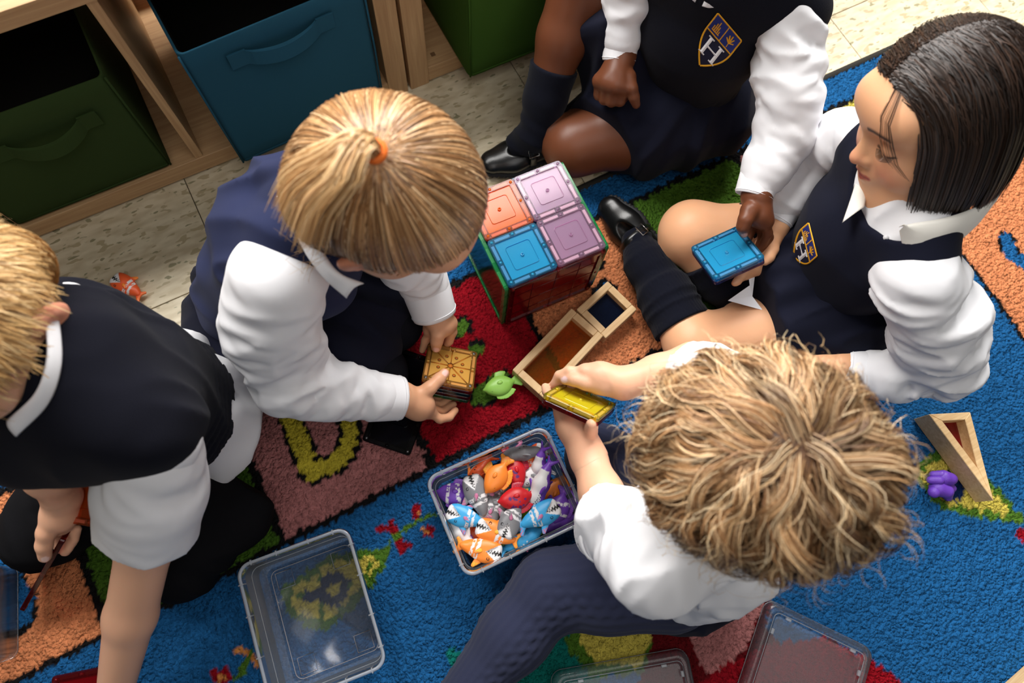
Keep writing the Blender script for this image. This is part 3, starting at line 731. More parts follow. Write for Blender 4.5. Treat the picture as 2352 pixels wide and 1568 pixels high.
corners_box((537, 1300), (798, 1204), (893, 1530), 0.088, 'empty clear plastic box standing over the yellow leaf on the rug')
corners_box((-302, 1330), (-38, 1277), (-12, 1545), 0.088, 'clear plastic box cut off by the left edge of the photo')
def lid(o, xdir, w, d, label):
    x = nrm(np.array([xdir[0], xdir[1], 0])); root = empty('box_lid', (o[0], o[1], 0.009), math.atan2(x[1], x[0]))
    lp = lambda s, zz, r: [(px, py, zz) for px, py in rrect(w + s, d + s, r, 6)]
    V, F = loft([lp(0, 0.0, 0.016), lp(-0.001, 0.010, 0.016), lp(-0.006, 0.0145, 0.014), lp(-0.026, 0.0150, 0.008), lp(-0.030, 0.0115, 0.007), lp(-0.034, 0.0115, 0.006)], cap1=True); mk('lid_panel', V, F, CLR, root)
    for zz, s, r in ((0.0154, -0.026, 0.008), (0.0, 0.0, 0.016)):
        P = [np.array(p) for p in lp(s, zz, r)]; V, F = tube(P + [P[0]], 0.0007, 4); mk('edge_line', V, F, CLE, root)
    for sx in (-1, 1):
        for q_ in (-0.3, 0.3):
            box('clip', (q_ * w - 0.004, sx * (d / 2 - 0.016) - 0.002, 0.0145), (q_ * w + 0.004, sx * (d / 2 - 0.016) + 0.002, 0.0185), CLE, root, 0.0008)
            box('clip', (sx * (w / 2 - 0.016) - 0.002, q_ * d - 0.004, 0.0145), (sx * (w / 2 - 0.016) + 0.002, q_ * d + 0.004, 0.0185), CLE, root, 0.0008)
    V, F = loft([[(r * math.cos(a) + dx, r * math.sin(a), z) for a in np.linspace(0, 2*math.pi, 20, endpoint=False)] for r, z, dx in ((0.014, 0.012, 0), (0.014, 0.0128, 0), (0.008, 0.0128, 0), (0.008, 0.012, 0))]); mk('round_mark', V, F, CLE, root)
    tag(root, label, 'box lid', 'clear box lids'); return root
def corners_lid(a, b, d, label):
    a, b = AT(a + (0.022,), b + (0.022,)); dirx = nrm(b - a); n = np.array([dirx[1], -dirx[0], 0])
    lid((a + b) / 2 + n * d / 2, dirx, np.linalg.norm(b - a), d, label)
corners_lid((1768, 1374), (2012, 1492), 0.20, 'clear plastic lid over the red part of the rug, behind the curly haired child')
corners_lid((1264, 1545), (1580, 1488), 0.15, 'clear plastic lid at the bottom edge of the photo, by the yellow patch')
# ---------------------------------------------------------------- toy fish
FISHM = M('fish_vinyl', attr='col', rough=0.38, spec=0.5)
EYEM = M('fish_eye', (25, 22, 30), 0.3)
FC = dict(orange=(252, 140, 50), dorange=(240, 95, 45), blue=(60, 165, 222), grey=(128, 128, 132), purple=(112, 62, 176), red=(205, 28, 38), green=(122, 178, 50), teal=(30, 150, 150),
          white=(232, 230, 232), pink=(196, 110, 150), dpurple=(92, 40, 110), black=(18, 18, 20), yellow=(250, 180, 50), red2=(150, 20, 70), lime=(150, 205, 90), lilac=(150, 90, 190))
LC = {k: np.array(lin(v)) for k, v in FC.items()}
FISH_PROTO = {}
def fish_meshes(kind, body, fin, mark):
    key = (kind, body, fin, mark)
    if key in FISH_PROTO: return FISH_PROTO[key]
    out = []
    def add(name, s, h, colf, it=1):
        V, Q = s.mesh(h); V = relax(V, Q, it); o = mk(name, V, Q, FISHM); vcol(o, colf(V)); out.append(o)
        COL.objects.unlink(o)
    Bc, Fc, Mc = LC[body], LC[fin], LC[mark]
    rep = lambda c, V: np.repeat(c[None], len(V), 0)
    if kind == 'chomper':
        s = Sdf(); s.ell((0.004, 0, 0), (0.0205, 0.0155, 0.0088), k=0.006); s.ell((-0.014, -0.001, 0), (0.013, 0.0085, 0.0065), k=0.008); s.cone((-0.02, -0.001, 0), (-0.027, -0.0005, 0), 0.005, 0.0036, 0.006)
        s.ell((0.016, 0.006, 0), (0.0085, 0.0065, 0.0062), k=0.005); s.ell((0.015, -0.0065, 0), (0.0085, 0.006, 0.006), k=0.005)
        def wedge(P):   # open jaw
            x = P[:, 0] - 0.0045; return np.abs(P[:, 1] - 0.001) - x * 0.62
        s.post.append(('in', lambda P, d: np.where(wedge(P) < 0, np.maximum(d, np.abs(P[:, 2]) - 0.0054), d)))
        def colf(V):
            C = rep(Bc, V); x = V[:, 0]; y = V[:, 1]
            st = ((np.abs(x + 0.0065 + 0.12 * y) < 0.0022) | (np.abs(x + 0.0135 + 0.15 * y) < 0.0018)) & (noise(V, 420, 2) > -0.35)
            C[st] = LC['white']
            w = (np.abs(y - 0.001) < (x - 0.0040) * 0.66)
            C[w] = LC['white']
            per = 0.0038; ph = (x / per) % 1.0; zig = 0.0030 * (np.abs(ph - 0.5) * 2 - 0.5)
            t = w & (np.abs(y - 0.001 + zig) < np.clip((x - 0.0045) * 0.16, 0, 0.0022)); C[t] = LC['black']
            return C
        add('body', s, 0.0011, colf)
        s = Sdf(); s.flat((-0.027, 0, 0), (-0.0345, 0.009, 0), 0.0035, 0.0028, (0, 0, 1), 0.45, 0.004); s.flat((-0.027, 0, 0), (-0.0335, -0.008, 0), 0.0035, 0.0026, (0, 0, 1), 0.45, 0.004)
        add('tail_fin', s, 0.0011, lambda V: np.where((np.sin(np.arctan2(V[:, 1], -(V[:, 0] + 0.022)) * 26) > 0.2)[:, None] & (V[:, 0] < -0.030)[:, None], Fc, Bc))
        s = Sdf(); s.flat((-0.003, 0.013, 0), (-0.0085, 0.0205, 0), 0.0052, 0.0028, (0, 0, 1), 0.45, 0.004)
        add('dorsal_fin', s, 0.0011, lambda V: np.where(((V[:, 1] > 0.0165) & (np.sin(V[:, 0] * 3800) > -0.3))[:, None], Fc, Bc))
        s = Sdf(); s.flat((-0.002, -0.012, 0.002), (-0.008, -0.0195, 0.003), 0.005, 0.0026, (0, 0, 1), 0.45, 0.004)
        add('belly_fin', s, 0.0011, lambda V: np.where((V[:, 1] < -0.0155)[:, None], Fc, Bc))
        s = Sdf(); s.flat((-0.003, 0.001, 0.0085), (-0.0085, 0.0045, 0.0092), 0.0034, 0.0022, (0, 0, 1), 0.5, 0.004)
        add('side_fin', s, 0.0011, lambda V: np.where((np.sin(V[:, 1] * 5200) > 0.3)[:, None], Fc, Bc))
        eye = (0.0085, 0.0092, 0.0066)
    elif kind == 'tropical':
        s = Sdf(); s.ell((0, 0, 0), (0.0195, 0.0160, 0.0092), k=0.006); s.ell((0.015, -0.001, 0), (0.0085, 0.0078, 0.006), k=0.007); s.cone((0.021, -0.0015, 0), (0.0245, -0.002, 0), 0.0032, 0.0022, 0.003); s.cone((-0.016, 0, 0), (-0.023, 0.0005, 0), 0.0055, 0.0032, 0.005)
        rs = np.random.default_rng(5); sp = rs.uniform((-0.013, -0.002), (0.012, 0.013), (15, 2)); sr = rs.uniform(0.0011, 0.0023, 15)
        def colf(V):
            C = rep(Bc, V)
            if mark == 'white':
                st = ((np.abs(V[:, 0] - 0.009) < 0.0022) | (np.abs(V[:, 0] + 0.006 + 0.2 * V[:, 1]) < 0.0032)) & (noise(V, 380, 4) > -0.3); C[st] = Mc
            elif mark != body:
                for p, r in zip(sp, sr): C[np.hypot(V[:, 0] - p[0], V[:, 1] - p[1]) < r] = Mc
            return C
        add('body', s, 0.0011, colf)
        s = Sdf()
        for t in np.linspace(0, 1, 9):
            a = math.radians(55 + 85 * t); s.flat((0.015 * math.cos(a), 0.0135 * math.sin(a), 0), (0.0215 * math.cos(a) - 0.003, 0.0205 * math.sin(a), 0), 0.0026, 0.0019, (0, 0, 1), 0.5, 0.0014)
        ridg = lambda V: np.where((np.sin(np.arctan2(V[:, 1], V[:, 0]) * 46) > 0.45)[:, None], Fc, Bc)
        add('dorsal_fin', s, 0.0014, ridg)
        s = Sdf()
        for t in np.linspace(0, 1, 5):
            a = math.radians(-120 + 40 * t); s.flat((0.013 * math.cos(a), 0.0125 * math.sin(a), 0), (0.020 * math.cos(a) - 0.004, 0.0205 * math.sin(a), 0), 0.0028, 0.0022, (0, 0, 1), 0.5, 0.002)
        add('belly_fin', s, 0.0014, ridg)
        s = Sdf()
        for yy in (-0.0085, 0, 0.0085): s.flat((-0.0225, 0, 0), (-0.0315, yy, 0), 0.0032, 0.0032, (0, 0, 1), 0.5, 0.004)
        add('tail_fin', s, 0.0014, lambda V: np.where((np.sin(np.arctan2(V[:, 1], -(V[:, 0] + 0.018)) * 30) > 0.5)[:, None], Fc, Bc))
        s = Sdf(); s.ell((-0.001, -0.003, 0.0086), (0.0052, 0.0034, 0.0022), k=0.002); add('side_fin', s, 0.0014, lambda V: rep(Bc, V))
        eye = (0.0135, 0.0042, 0.0058)
    else:   # long sea creature with a fluked tail
        s = Sdf(); s.chain([(0.026, 0, 0), (0.014, 0.001, 0), (-0.004, 0, 0), (-0.020, -0.001, 0), (-0.031, 0, 0)], [0.0040, 0.0092, 0.0105, 0.0062, 0.0032], 0.006)
        def colf(V):
            C = rep(Bc, V); C[(V[:, 1] < -0.0015 - 0.0012 * np.sin(V[:, 0] * 300)) & (V[:, 0] > -0.022)] = LC['white']
            w = (V[:, 0] > 0.006) & (V[:, 0] < 0.022); z = 0.0012 * np.sign(np.sin(V[:, 0] * 2100))
            C[w & (np.abs(V[:, 1] + 0.003 + z) < 0.0007)] = LC['black']
            for px, py in ((0.002, 0.006), (-0.004, 0.0055), (-0.008, 0.0035)): C[np.hypot(V[:, 0] - px, V[:, 1] - py) < 0.0011] = Mc
            return C
        add('body', s, 0.0011, colf)
        s = Sdf()
        for sy in (-1, 1): s.flat((-0.030, 0, 0), (-0.0385, 0.004, 0.0105 * sy), 0.0032, 0.0020, (0, 1, 0), 0.6, 0.004)
        add('tail_fluke', s, 0.0014, lambda V: rep(Bc, V))
        s = Sdf(); s.flat((-0.002, 0.008, 0), (-0.011, 0.0165, 0), 0.0045, 0.0018, (0, 0, 1), 0.5, 0.004); add('dorsal_fin', s, 0.0014, lambda V: rep(Bc, V))
        for sz in (1, -1):
            s = Sdf(); s.flat((0.005, -0.003, 0.0075 * sz), (-0.003, -0.006, 0.0155 * sz), 0.0042, 0.0020, (0, 1, 0), 0.5, 0.004); add('side_fin', s, 0.0014, lambda V: rep(Fc, V))
        eye = (0.0165, 0.0035, 0.0068)
    V, F = loft([[(eye[0] + r * math.cos(a), eye[1] + r * math.sin(a), eye[2] + z) for a in np.linspace(0, 2*math.pi, 12, endpoint=False)] for r, z in ((0.0021, 0), (0.0019, 0.0009), (0.0013, 0.0009), (0.0014, 0.0004))])
    o = mk('eye', V, F, EYEM); out.append(o); COL.objects.unlink(o)
    FISH_PROTO[key] = out; return out
def fish(kind, body, fin, mark, px, py, z, head, label, roll=0, pitch=0, scale=1.0, flip=False, group='small toy fish in the clear box', name='toy_fish'):
    """head: heading of the snout in the picture, degrees anticlockwise from right"""
    c = at(px, py, z); h = math.radians(head); e = at(px + 20 * math.cos(h), py - 20 * math.sin(h), z) - c; yaw = math.atan2(e[1], e[0])
    Rm = Matrix.Rotation(yaw, 4, 'Z') @ Matrix.Rotation(math.radians(pitch), 4, 'Y') @ Matrix.Rotation(math.radians(roll), 4, 'X')
    if flip: Rm = Rm @ Matrix.Rotation(math.pi, 4, 'X')
    root = empty(name, mat=Matrix.Translation(c) @ Rm @ Matrix.Scale(scale, 4))
    for o in fish_meshes(kind, body, fin, mark):
        q = o.copy(); COL.objects.link(q); q.parent = root
    if flip:
        for ch in list(root.children):
            if ch.name.startswith('eye') or ch.name.startswith('side_fin'): ch.scale = (1, 1, -1)
    tag(root, label, 'toy fish', group); return root
Z8 = lambda u, v: (940 + u / 3.824, 950 + v / 3.824)
def bf(kind, body, fin, mark, u, v, z, head, label, **k): x, y = Z8(u, v); return fish(kind, body, fin, mark, x, y, z, head, label, **k)
bf('tropical', 'purple', 'lilac', 'white', 395, 705, 0.050, 175, 'purple fish with worn white stripes at the left wall of the box')
bf('chomper', 'grey', 'pink', 'white', 590, 700, 0.066, 108, 'large grey open-mouthed fish pointing up, left of the orange one', scale=1.1)
bf('sea', 'dorange', 'orange', 'black', 590, 540, 0.052, 232, 'dark orange curved fish on edge behind the grey fish', roll=60)
bf('tropical', 'orange', 'yellow', 'orange', 765, 560, 0.074, 240, 'plain orange round fish on top of the heap, nose down')
bf('tropical', 'red', 'red2', 'dpurple', 925, 505, 0.062, 285, 'red fish with purple spots, the farther of the two', flip=True)
bf('sea', 'grey', 'pink', 'black', 985, 348, 0.064, 188, 'dark grey fish lying on edge at the far corner', roll=70)
bf('chomper', 'dorange', 'orange', 'white', 1085, 395, 0.050, 45, 'orange fish showing black teeth at the far corner')
bf('sea', 'purple', 'purple', 'dpurple', 1148, 640, 0.074, 248, 'purple shark with a white belly and raised tail', roll=-40, pitch=12, scale=1.12)
bf('sea', 'purple', 'purple', 'dpurple', 1138, 490, 0.055, 262, 'second purple shark, only its tail rising at the far wall', roll=-30, pitch=30)
bf('chomper', 'white', 'grey', 'grey', 1062, 545, 0.052, 200, 'worn white and grey fish beside the purple tails')
bf('tropical', 'red', 'red2', 'dpurple', 940, 745, 0.076, 195, 'red fish with purple spots lying on top in the middle')
bf('chomper', 'grey', 'white', 'white', 838, 640, 0.050, 55, 'grey fish wedged under the red one in the middle', flip=True)
bf('tropical', 'grey', 'white', 'white', 742, 800, 0.056, 150, 'grey fish with a ribbed white fin in the middle')
bf('chomper', 'grey', 'pink', 'white', 700, 885, 0.058, 262, 'grey fish with a pink fin pointing down, between the blue and grey')
bf('chomper', 'blue', 'pink', 'white', 478, 905, 0.064, 160, 'light blue open-mouthed fish at the left, biting left')
bf('chomper', 'blue', 'pink', 'white', 1165, 885, 0.076, 30, 'light blue open-mouthed fish at the right, biting up', flip=True, scale=1.08)
bf('chomper', 'grey', 'pink', 'white', 890, 940, 0.074, 248, 'grey open-mouthed fish biting towards the near wall', flip=True)
bf('chomper', 'orange', 'yellow', 'white', 745, 1040, 0.068, 160, 'orange open-mouthed fish, the upper of the two at the near wall', flip=True, scale=1.05)
bf('chomper', 'orange', 'yellow', 'white', 645, 1195, 0.068, 348, 'orange open-mouthed fish in the near left corner', flip=True, scale=1.08)
bf('sea', 'lilac', 'white', 'dpurple', 468, 1060, 0.052, 300, 'thin white and purple fish on edge along the left wall', roll=-70)
bf('sea', 'blue', 'pink', 'white', 1005, 1100, 0.056, 28, 'thin light blue fish on edge along the near wall', roll=60)
bf('tropical', 'green', 'lime', 'green', 1075, 935, 0.046, 75, 'lime green fish half hidden under the right blue fish')
bf('tropical', 'purple', 'lilac', 'white', 1318, 830, 0.050, 255, 'purple fish with white stripes at the right wall', scale=0.95)
bf('sea', 'purple', 'dpurple', 'dpurple', 1285, 955, 0.042, 200, 'dark purple fish low in the right near corner', roll=30)
bf('chomper', 'white', 'red', 'red', 1000, 1010, 0.046, 225, 'white fish with red streaks beside the grey biting fish')
bf('tropical', 'green', 'lime', 'green', 848, 1130, 0.040, 235, 'lime green fish at the bottom by the near wall')
bf('tropical', 'dorange', 'orange', 'dorange', 585, 1030, 0.042, 225, 'dark orange fish under the orange open-mouthed ones')
bf('tropical', 'teal', 'yellow', 'yellow', 985, 640, 0.046, 330, 'teal fish with yellow spots behind the middle red fish')
bf('tropical', 'orange', 'yellow', 'orange', 1262, 690, 0.036, 60, 'orange fish low behind the purple shark')
bf('chomper', 'grey', 'white', 'white', 780, 760, 0.030, 20, 'grey fish at the bottom of the heap in the middle')
# out of the box
fish('chomper', 'dorange', 'orange', 'white', 288, 655, 0.010, 145, 'orange open-mouthed toy fish alone on the tile floor', group='toy fish out of the box', scale=1.0)
fish('tropical', 'lime', 'lime', 'lime', 1148, 886, 0.020, 200, 'bright green toy fish alone on the red rug square', group='toy fish out of the box', scale=1.02)
fish('tropical', 'red', 'red2', 'black', 268, 1385, 0.018, 120, 'red spotted toy peeking out beside the left boy\'s forearm', group='toy fish out of the box', scale=0.7)

# ---------------------------------------------------------------- purple counting bear figures
def bear():
    Bp = lambda u, v, z: at(2080 + u / 5.81, 930 + v / 5.81, z)
    pm = M('bear_rubber', (112, 66, 190), 0.42, 0.5, bump=(700, 0.4, 0.001))
    root = empty('rabbit_counter', tuple(Bp(480, 1080, 0.009)))
    def part(name, f):
        s = Sdf(); f(s); o = sdf_obj(name, s, 0.0014, pm, root); o.location = -Vector(root.location)
    part('body', lambda s: (s.cone(Bp(430, 1110, 0.022), Bp(540, 1150, 0.021), 0.0125, 0.0105, 0.006), s.cone(Bp(560, 1150, 0.018), Bp(565, 1225, 0.015), 0.008, 0.0065, 0.004), s.cone(Bp(560, 1080, 0.017), Bp(620, 1110, 0.014), 0.007, 0.0062, 0.004)))
    part('head', lambda s: (s.cone(Bp(510, 970, 0.026), Bp(580, 985, 0.025), 0.0118, 0.0100, 0.006), s.ball(Bp(620, 985, 0.022), 0.0072, 0.006)))
    part('ear', lambda s: s.cone(Bp(480, 930, 0.029), Bp(370, 930, 0.024), 0.0068, 0.0058, 0.004))
    part('ear', lambda s: s.cone(Bp(450, 1005, 0.031), Bp(335, 1000, 0.027), 0.0068, 0.0058, 0.004))
    part('tail', lambda s: s.ball(Bp(380, 1160, 0.024), 0.0088, 0.004))
    tag(root, 'small purple rubber rabbit lying by the triangular block', 'toy figure')
bear()
# ---------------------------------------------------------------- tools for the children
ar = lambda *v: np.array(v, float)
def folds(axis, fa, fc, amp, seed=0, mask=None, ridge=True):
    """cloth creases: noise that varies fast along the axis and slowly around it"""
    ax = nrm(axis)
    def f(P):
        al = P @ ax; Q = (P - al[:, None] * ax) * fc + al[:, None] * ax * fa
        n = noise(Q + 7.3 * seed, 1.0, seed)
        v = amp * ((np.abs(n) * 2.6 - 0.75).clip(-0.8, 1.1) if ridge else n)
        return v if mask is None else v * mask(P)
    return f
def near(c, r0, r1):
    c = np.asarray(c, float)
    return lambda P: np.clip((r1 - np.linalg.norm(P - c, axis=1)) / (r1 - r0), 0, 1)
def tri_frame(f, u):
    f = nrm(f); u = np.asarray(u, float); u = nrm(u - f * (f @ u)); r = np.cross(f, u); return np.stack([r, f, u])     # rows right, forward, up
SKIN = {}
def skin_mat(name, rgb, rough=0.5):
    SKIN[name] = M('skin_' + name, rgb, rough, 0.35, sss=0.12, attr='col', bump=(350, 0.08, 0.001)); return SKIN[name]
def head_sdf(s, C, Rh, sc=0.95, ears=True, face=True):
    L = lambda *v: C + (ar(*v) * sc) @ Rh
    E = lambda c, r, k: s.ell(L(*c), ar(*r) * sc, Rh, k * sc)
    E((0, -0.008, 0.015), (0.071, 0.086, 0.076), 0.02)
    E((0, 0.020, -0.036), (0.055, 0.054, 0.064), 0.03)
    E((0, 0.000, -0.060), (0.050, 0.050, 0.040), 0.03)
    for q in (-1, 1):
        E((q * 0.031, 0.044, -0.046), (0.026, 0.026, 0.027), 0.028)
        E((q * 0.024, 0.060, 0.022), (0.028, 0.018, 0.022), 0.03)
    E((0, 0.056, -0.086), (0.017, 0.016, 0.014), 0.03)
    if face:
        s.cone(L(0, 0.074, -0.006), L(0, 0.0875, -0.033), 0.0065 * sc, 0.0082 * sc, 0.014 * sc)
        s.ball(L(0, 0.0895, -0.0365), 0.0080 * sc, 0.006 * sc)
        for q in (-1, 1): s.ball(L(q * 0.0088, 0.0815, -0.0395), 0.0062 * sc, 0.006 * sc)
        E((0, 0.070, -0.060), (0.020, 0.012, 0.016), 0.014)
        s.chain([L(-0.016, 0.0725, -0.0635), L(-0.005, 0.0815, -0.0585), L(0.005, 0.0815, -0.0585), L(0.016, 0.0725, -0.0635)], [0.0028 * sc, 0.0044 * sc, 0.0044 * sc, 0.0028 * sc], 0.004 * sc)
        s.chain([L(-0.014, 0.0720, -0.0660), L(0, 0.0785, -0.0690), L(0.014, 0.0720, -0.0660)], [0.003 * sc, 0.0056 * sc, 0.003 * sc], 0.004 * sc)
        for q in (-1, 1):
            s.sub(ellip(L(q * 0.030, 0.088, -0.009), ar(0.020, 0.020, 0.013) * sc, Rh), 0.016 * sc)
        post = [ellip(L(q * 0.030, 0.0585, -0.012), ar(0.0150, 0.0160, 0.0120) * sc, Rh) for q in (-1, 1)]
        s.post.append(('in', lambda P, d: smin(d, np.minimum(post[0](P), post[1](P)), 0.004 * sc)))
        m1 = cone(L(-0.017, 0.076, -0.0636), L(0.017, 0.076, -0.0636), 0.0012 * sc, 0.0012 * sc); m2 = cone(L(-0.006, 0.0865, -0.0625), L(0.006, 0.0865, -0.0625), 0.0022 * sc, 0.0022 * sc)
        s.post.append(('in', lambda P, d: smax(d, -np.minimum(m1(P), m2(P)), 0.002 * sc)))
    if ears:
        for q in (-1, 1):
            ax = Rh.copy(); s.ell(L(q * 0.0735, -0.006, -0.020), ar(0.008, 0.0165, 0.0260) * sc, tri_frame(Rh[1] + Rh[0] * q * -0.35, Rh[2]), 0.010 * sc)
            s.sub(ellip(L(q * 0.0815, 0.000, -0.016), ar(0.006, 0.0085, 0.0150) * sc, tri_frame(Rh[1] + Rh[0] * q * -0.35, Rh[2])), 0.004 * sc)
    s.bound(L(0, 0, 0), r=0.12 * sc)
    return L
def head_col(V, C, Rh, sc, base, lips=(196, 96, 88), brow=None, cheek=0.25, pink_ear=True):
    Q = (V - C) @ Rh.T / sc; cols = np.repeat(np.array(lin(base))[None], len(V), 0)
    x, y, z = Q.T
    def blend(m, c): cols[:] = cols * (1 - m[:, None]) + np.array(lin(c)) * m[:, None]
    blend(cheek * np.clip(1 - np.hypot(np.abs(x) - 0.037, z + 0.044) / 0.026, 0, 1) * (y > 0.03), (225, 110, 95))
    blend(0.5 * np.clip(1 - np.linalg.norm(Q - ar(0, 0.092, -0.037), axis=1) / 0.016, 0, 1), (225, 120, 100))
    lip = np.clip((1 - np.abs(z + 0.0635) / (0.0095 - 0.35 * np.abs(x).clip(0, 0.018))) * 3, 0, 1) * (np.abs(x) < 0.0175) * (y > 0.066)
    blend(lip * 0.85, lips); blend(np.clip(1 - np.abs(z + 0.0637) / 0.0012, 0, 1) * (np.abs(x) < 0.016) * (y > 0.066), (110, 45, 45))
    if brow is not None:
        zb = 0.011 + 0.0045 * np.cos((np.abs(x) - 0.030) * 70); blend(np.clip((1 - np.abs(z - zb) / 0.0045) * 1.3, 0, 0.95) * (np.abs(x) > 0.012) * (np.abs(x) < 0.046) * (y > 0.035), brow)
        zl = -0.0185 + 0.0035 * ((np.abs(x) - 0.030) / 0.014) ** 2; blend(np.clip((1 - np.abs(z - zl) / 0.0019) * 1.6, 0, 1) * (np.abs(np.abs(x) - 0.030) < 0.0155) * (y > 0.03), (30, 20, 18))
    if pink_ear: blend(0.35 * (np.abs(x) > 0.072) * (np.abs(z + 0.02) < 0.04), (215, 100, 80))  # ears tinted a pinker skin tone
    return cols
def hand_sdf(s, wrist, palm, fingers, thumb, fr=(0.0072, 0.0068, 0.0062, 0.0054), tr=(0.0105, 0.0088, 0.0080, 0.0066), pr=0.0125, wr=0.0175):
    """fingers: chains of world points, first point = knuckle"""
    for kn in (c[0] for c in fingers): s.cone(palm, kn, pr, 0.0088, 0.010); s.cone(wrist, kn, wr * 0.72, 0.0088, 0.010)
    for i in range(len(fingers) - 1): s.cone(fingers[i][0], fingers[i + 1][0], 0.0085, 0.0085, 0.008)
    s.cone(wrist, palm, wr, pr, 0.014)
    nails = []
    for c in fingers:
        r = np.interp(np.linspace(0, 1, len(c)), np.linspace(0, 1, len(fr)), fr)
        s.chain(c, list(r), 0.0026)
    s.chain([(wrist * 0.45 + palm * 0.55)] + list(thumb), [0.0125] + list(np.interp(np.linspace(0, 1, len(thumb)), np.linspace(0, 1, len(tr)), tr)), 0.004)
def nail_mask(V, tips):
    """tips: (tip point, direction of finger, outward normal)"""
    m = np.zeros(len(V))
    for p, d, n in tips:
        d = nrm(d); n = np.asarray(n, float); n = nrm(n - d * (n @ d)); b = np.cross(d, n); Q = V - np.asarray(p)
        e = (Q @ d / 0.0062) ** 2 + (Q @ b / 0.0048) ** 2; m = np.maximum(m, np.clip((1 - e) * 3, 0, 1) * ((Q @ n) > 0.0025) * (np.linalg.norm(Q, axis=1) < 0.012))
    return m
def body_obj(person, s, h, mat, colf, fine=()):
    """one body mesh: fine voxels where hands and face show, coarser under the clothes. fine: (centre, half size, voxel)"""
    V, Q = s.mesh(h); V = relax(V, Q, 2, 0.5); c = V[Q].mean(1); keep = np.ones(len(Q), bool); Vs = [V]; Qs = []; n = len(V)
    boxes = [(np.asarray(a) - r, np.asarray(a) + r, hf) for a, r, hf in fine]
    for lo, hi, hf in boxes: keep &= ~((c > lo + h * 0.6) & (c < hi - h * 0.6 - 0)).all(1)
    Qs.append(Q[keep])
    for lo, hi, hf in boxes:
        nb = np.ceil((hi - lo) / (hf * 8)); V2, Q2 = s.mesh(hf, region=(lo, lo + nb * hf * 8)); m = (V2[Q2].mean(1) < hi).all(1); V2 = relax(V2, Q2, 2, 0.45); Qs.append(Q2[m] + n); Vs.append(V2); n += len(V2)
    V = np.concatenate(Vs); Q = np.concatenate(Qs); used = np.unique(Q); mp = np.full(len(V), -1); mp[used] = np.arange(len(used)); V = V[used]; Q = mp[Q]
    o = mk('body', V, Q, mat, person); vcol(o, colf(V)); return o
def flap(p, name, inner, outer, cm, bulge=0.010, th=0.0022):
    """a piece of collar cloth between two edges"""
    I = np.array(spline(AT(*inner), 8)); O = np.array(spline(AT(*outer), 8)); rows = []; up = ar(0, 0, 1)
    for i in range(len(I)):
        a = I[i]; b = O[int(round(i * (len(O) - 1) / (len(I) - 1)))]; row = [a + (b - a) * t + up * bulge * math.sin(math.pi * t) for t in np.linspace(0, 1, 7)]
        rows.append(row + [q - up * th for q in reversed(row)])
    V, F = loft(rows, cap0=True, cap1=True); return mk(name, V, F, cm, p)
def rootfix(root):
    """children were modelled in world space: keep them there under a root standing at the thing's base"""
    for ch in root.children: ch.location = ch.location - root.location
def cuff(name, a, b, r0, r1, mat, parent, th=0.0018, flare=0.0, n=40, squash=None):
    """open band of cloth from a to b"""
    a = np.asarray(a); b = np.asarray(b); t = nrm(b - a); u = nrm(np.cross(t, squash if squash is not None else (0, 0, 1))); v = np.cross(t, u); ln = np.linalg.norm(b - a); loops = []
    def lp(x, r, w=0.0): return [a + t * x + (r * (1 + w * math.sin(3 * k) + w * 0.6 * math.sin(5 * k + 1))) * (math.cos(k) * u + math.sin(k) * v * 0.86) for k in np.linspace(0, 2*math.pi, n, endpoint=False)]
    for x, r in ((0, r0), (ln * 0.06, r0 + 0.001), (ln * 0.5, (r0 + r1) / 2 + 0.0012), (ln * 0.94, r1 + 0.001), (ln, r1 + 0.0003), (ln, r1 - th), (ln * 0.9, r1 - th - 0.0005), (0, r0 - th)): loops.append(lp(x, r, 0.02))
    V, F = loft(loops, close=True); o = mk(name, V, F, mat, parent)
    V, F = tube(lp(ln * 0.90, r1 + 0.0016, 0.02) + [lp(ln * 0.90, r1 + 0.0016, 0.02)[0]], 0.00045, 4, False); mk('stitching', V, F, mat, o)
    return o
def strands(name, P, rad, cols, mat, parent, sides=2, taper=0.35, ctr=None):
    """P: n strands x k points x 3; rad: width; cols: n x 3"""
    n, k, _ = P.shape
    T = np.gradient(P, axis=1); T /= np.linalg.norm(T, axis=2, keepdims=True) + 1e-9
    ref = (P - np.asarray(ctr) if ctr is not None else CAM_P - P) ; ref = ref / (np.linalg.norm(ref, axis=2, keepdims=True) + 1e-9) + RNG.normal(0, 0.28, (n, 1, 3)); U = np.cross(T, ref); U /= np.linalg.norm(U, axis=2, keepdims=True) + 1e-9; W = np.cross(T, U)
    tp = np.concatenate([np.ones(k - 3), np.linspace(1, taper, 3)])[None, :, None]
    r = np.broadcast_to(np.asarray(rad, float).reshape(-1, 1, 1), (n, 1, 1)) * tp
    rings = np.stack([P + r * (math.cos(a) * U + math.sin(a) * W) for a in np.linspace(0, 2*math.pi, sides, endpoint=False)], 2)   # n,k,sides,3
    V = rings.reshape(-1, 3); base = (np.arange(n) * k * sides)[:, None, None] + (np.arange(k - 1) * sides)[None, :, None]; j = np.arange(sides if sides > 2 else 1)[None, None, :]; j2 = (j + 1) % sides
    Q = np.stack([base + j, base + j2, base + j2 + sides, base + j + sides], -1).reshape(-1, 4)
    o = mk(name, V, Q, mat, parent); vcol(o, np.repeat(cols, k * sides, 0)); tag(o, kind='stuff'); return o
def hair_mat(name, rough=0.42, spec=0.5): return M(name, attr='col', rough=rough, spec=spec)
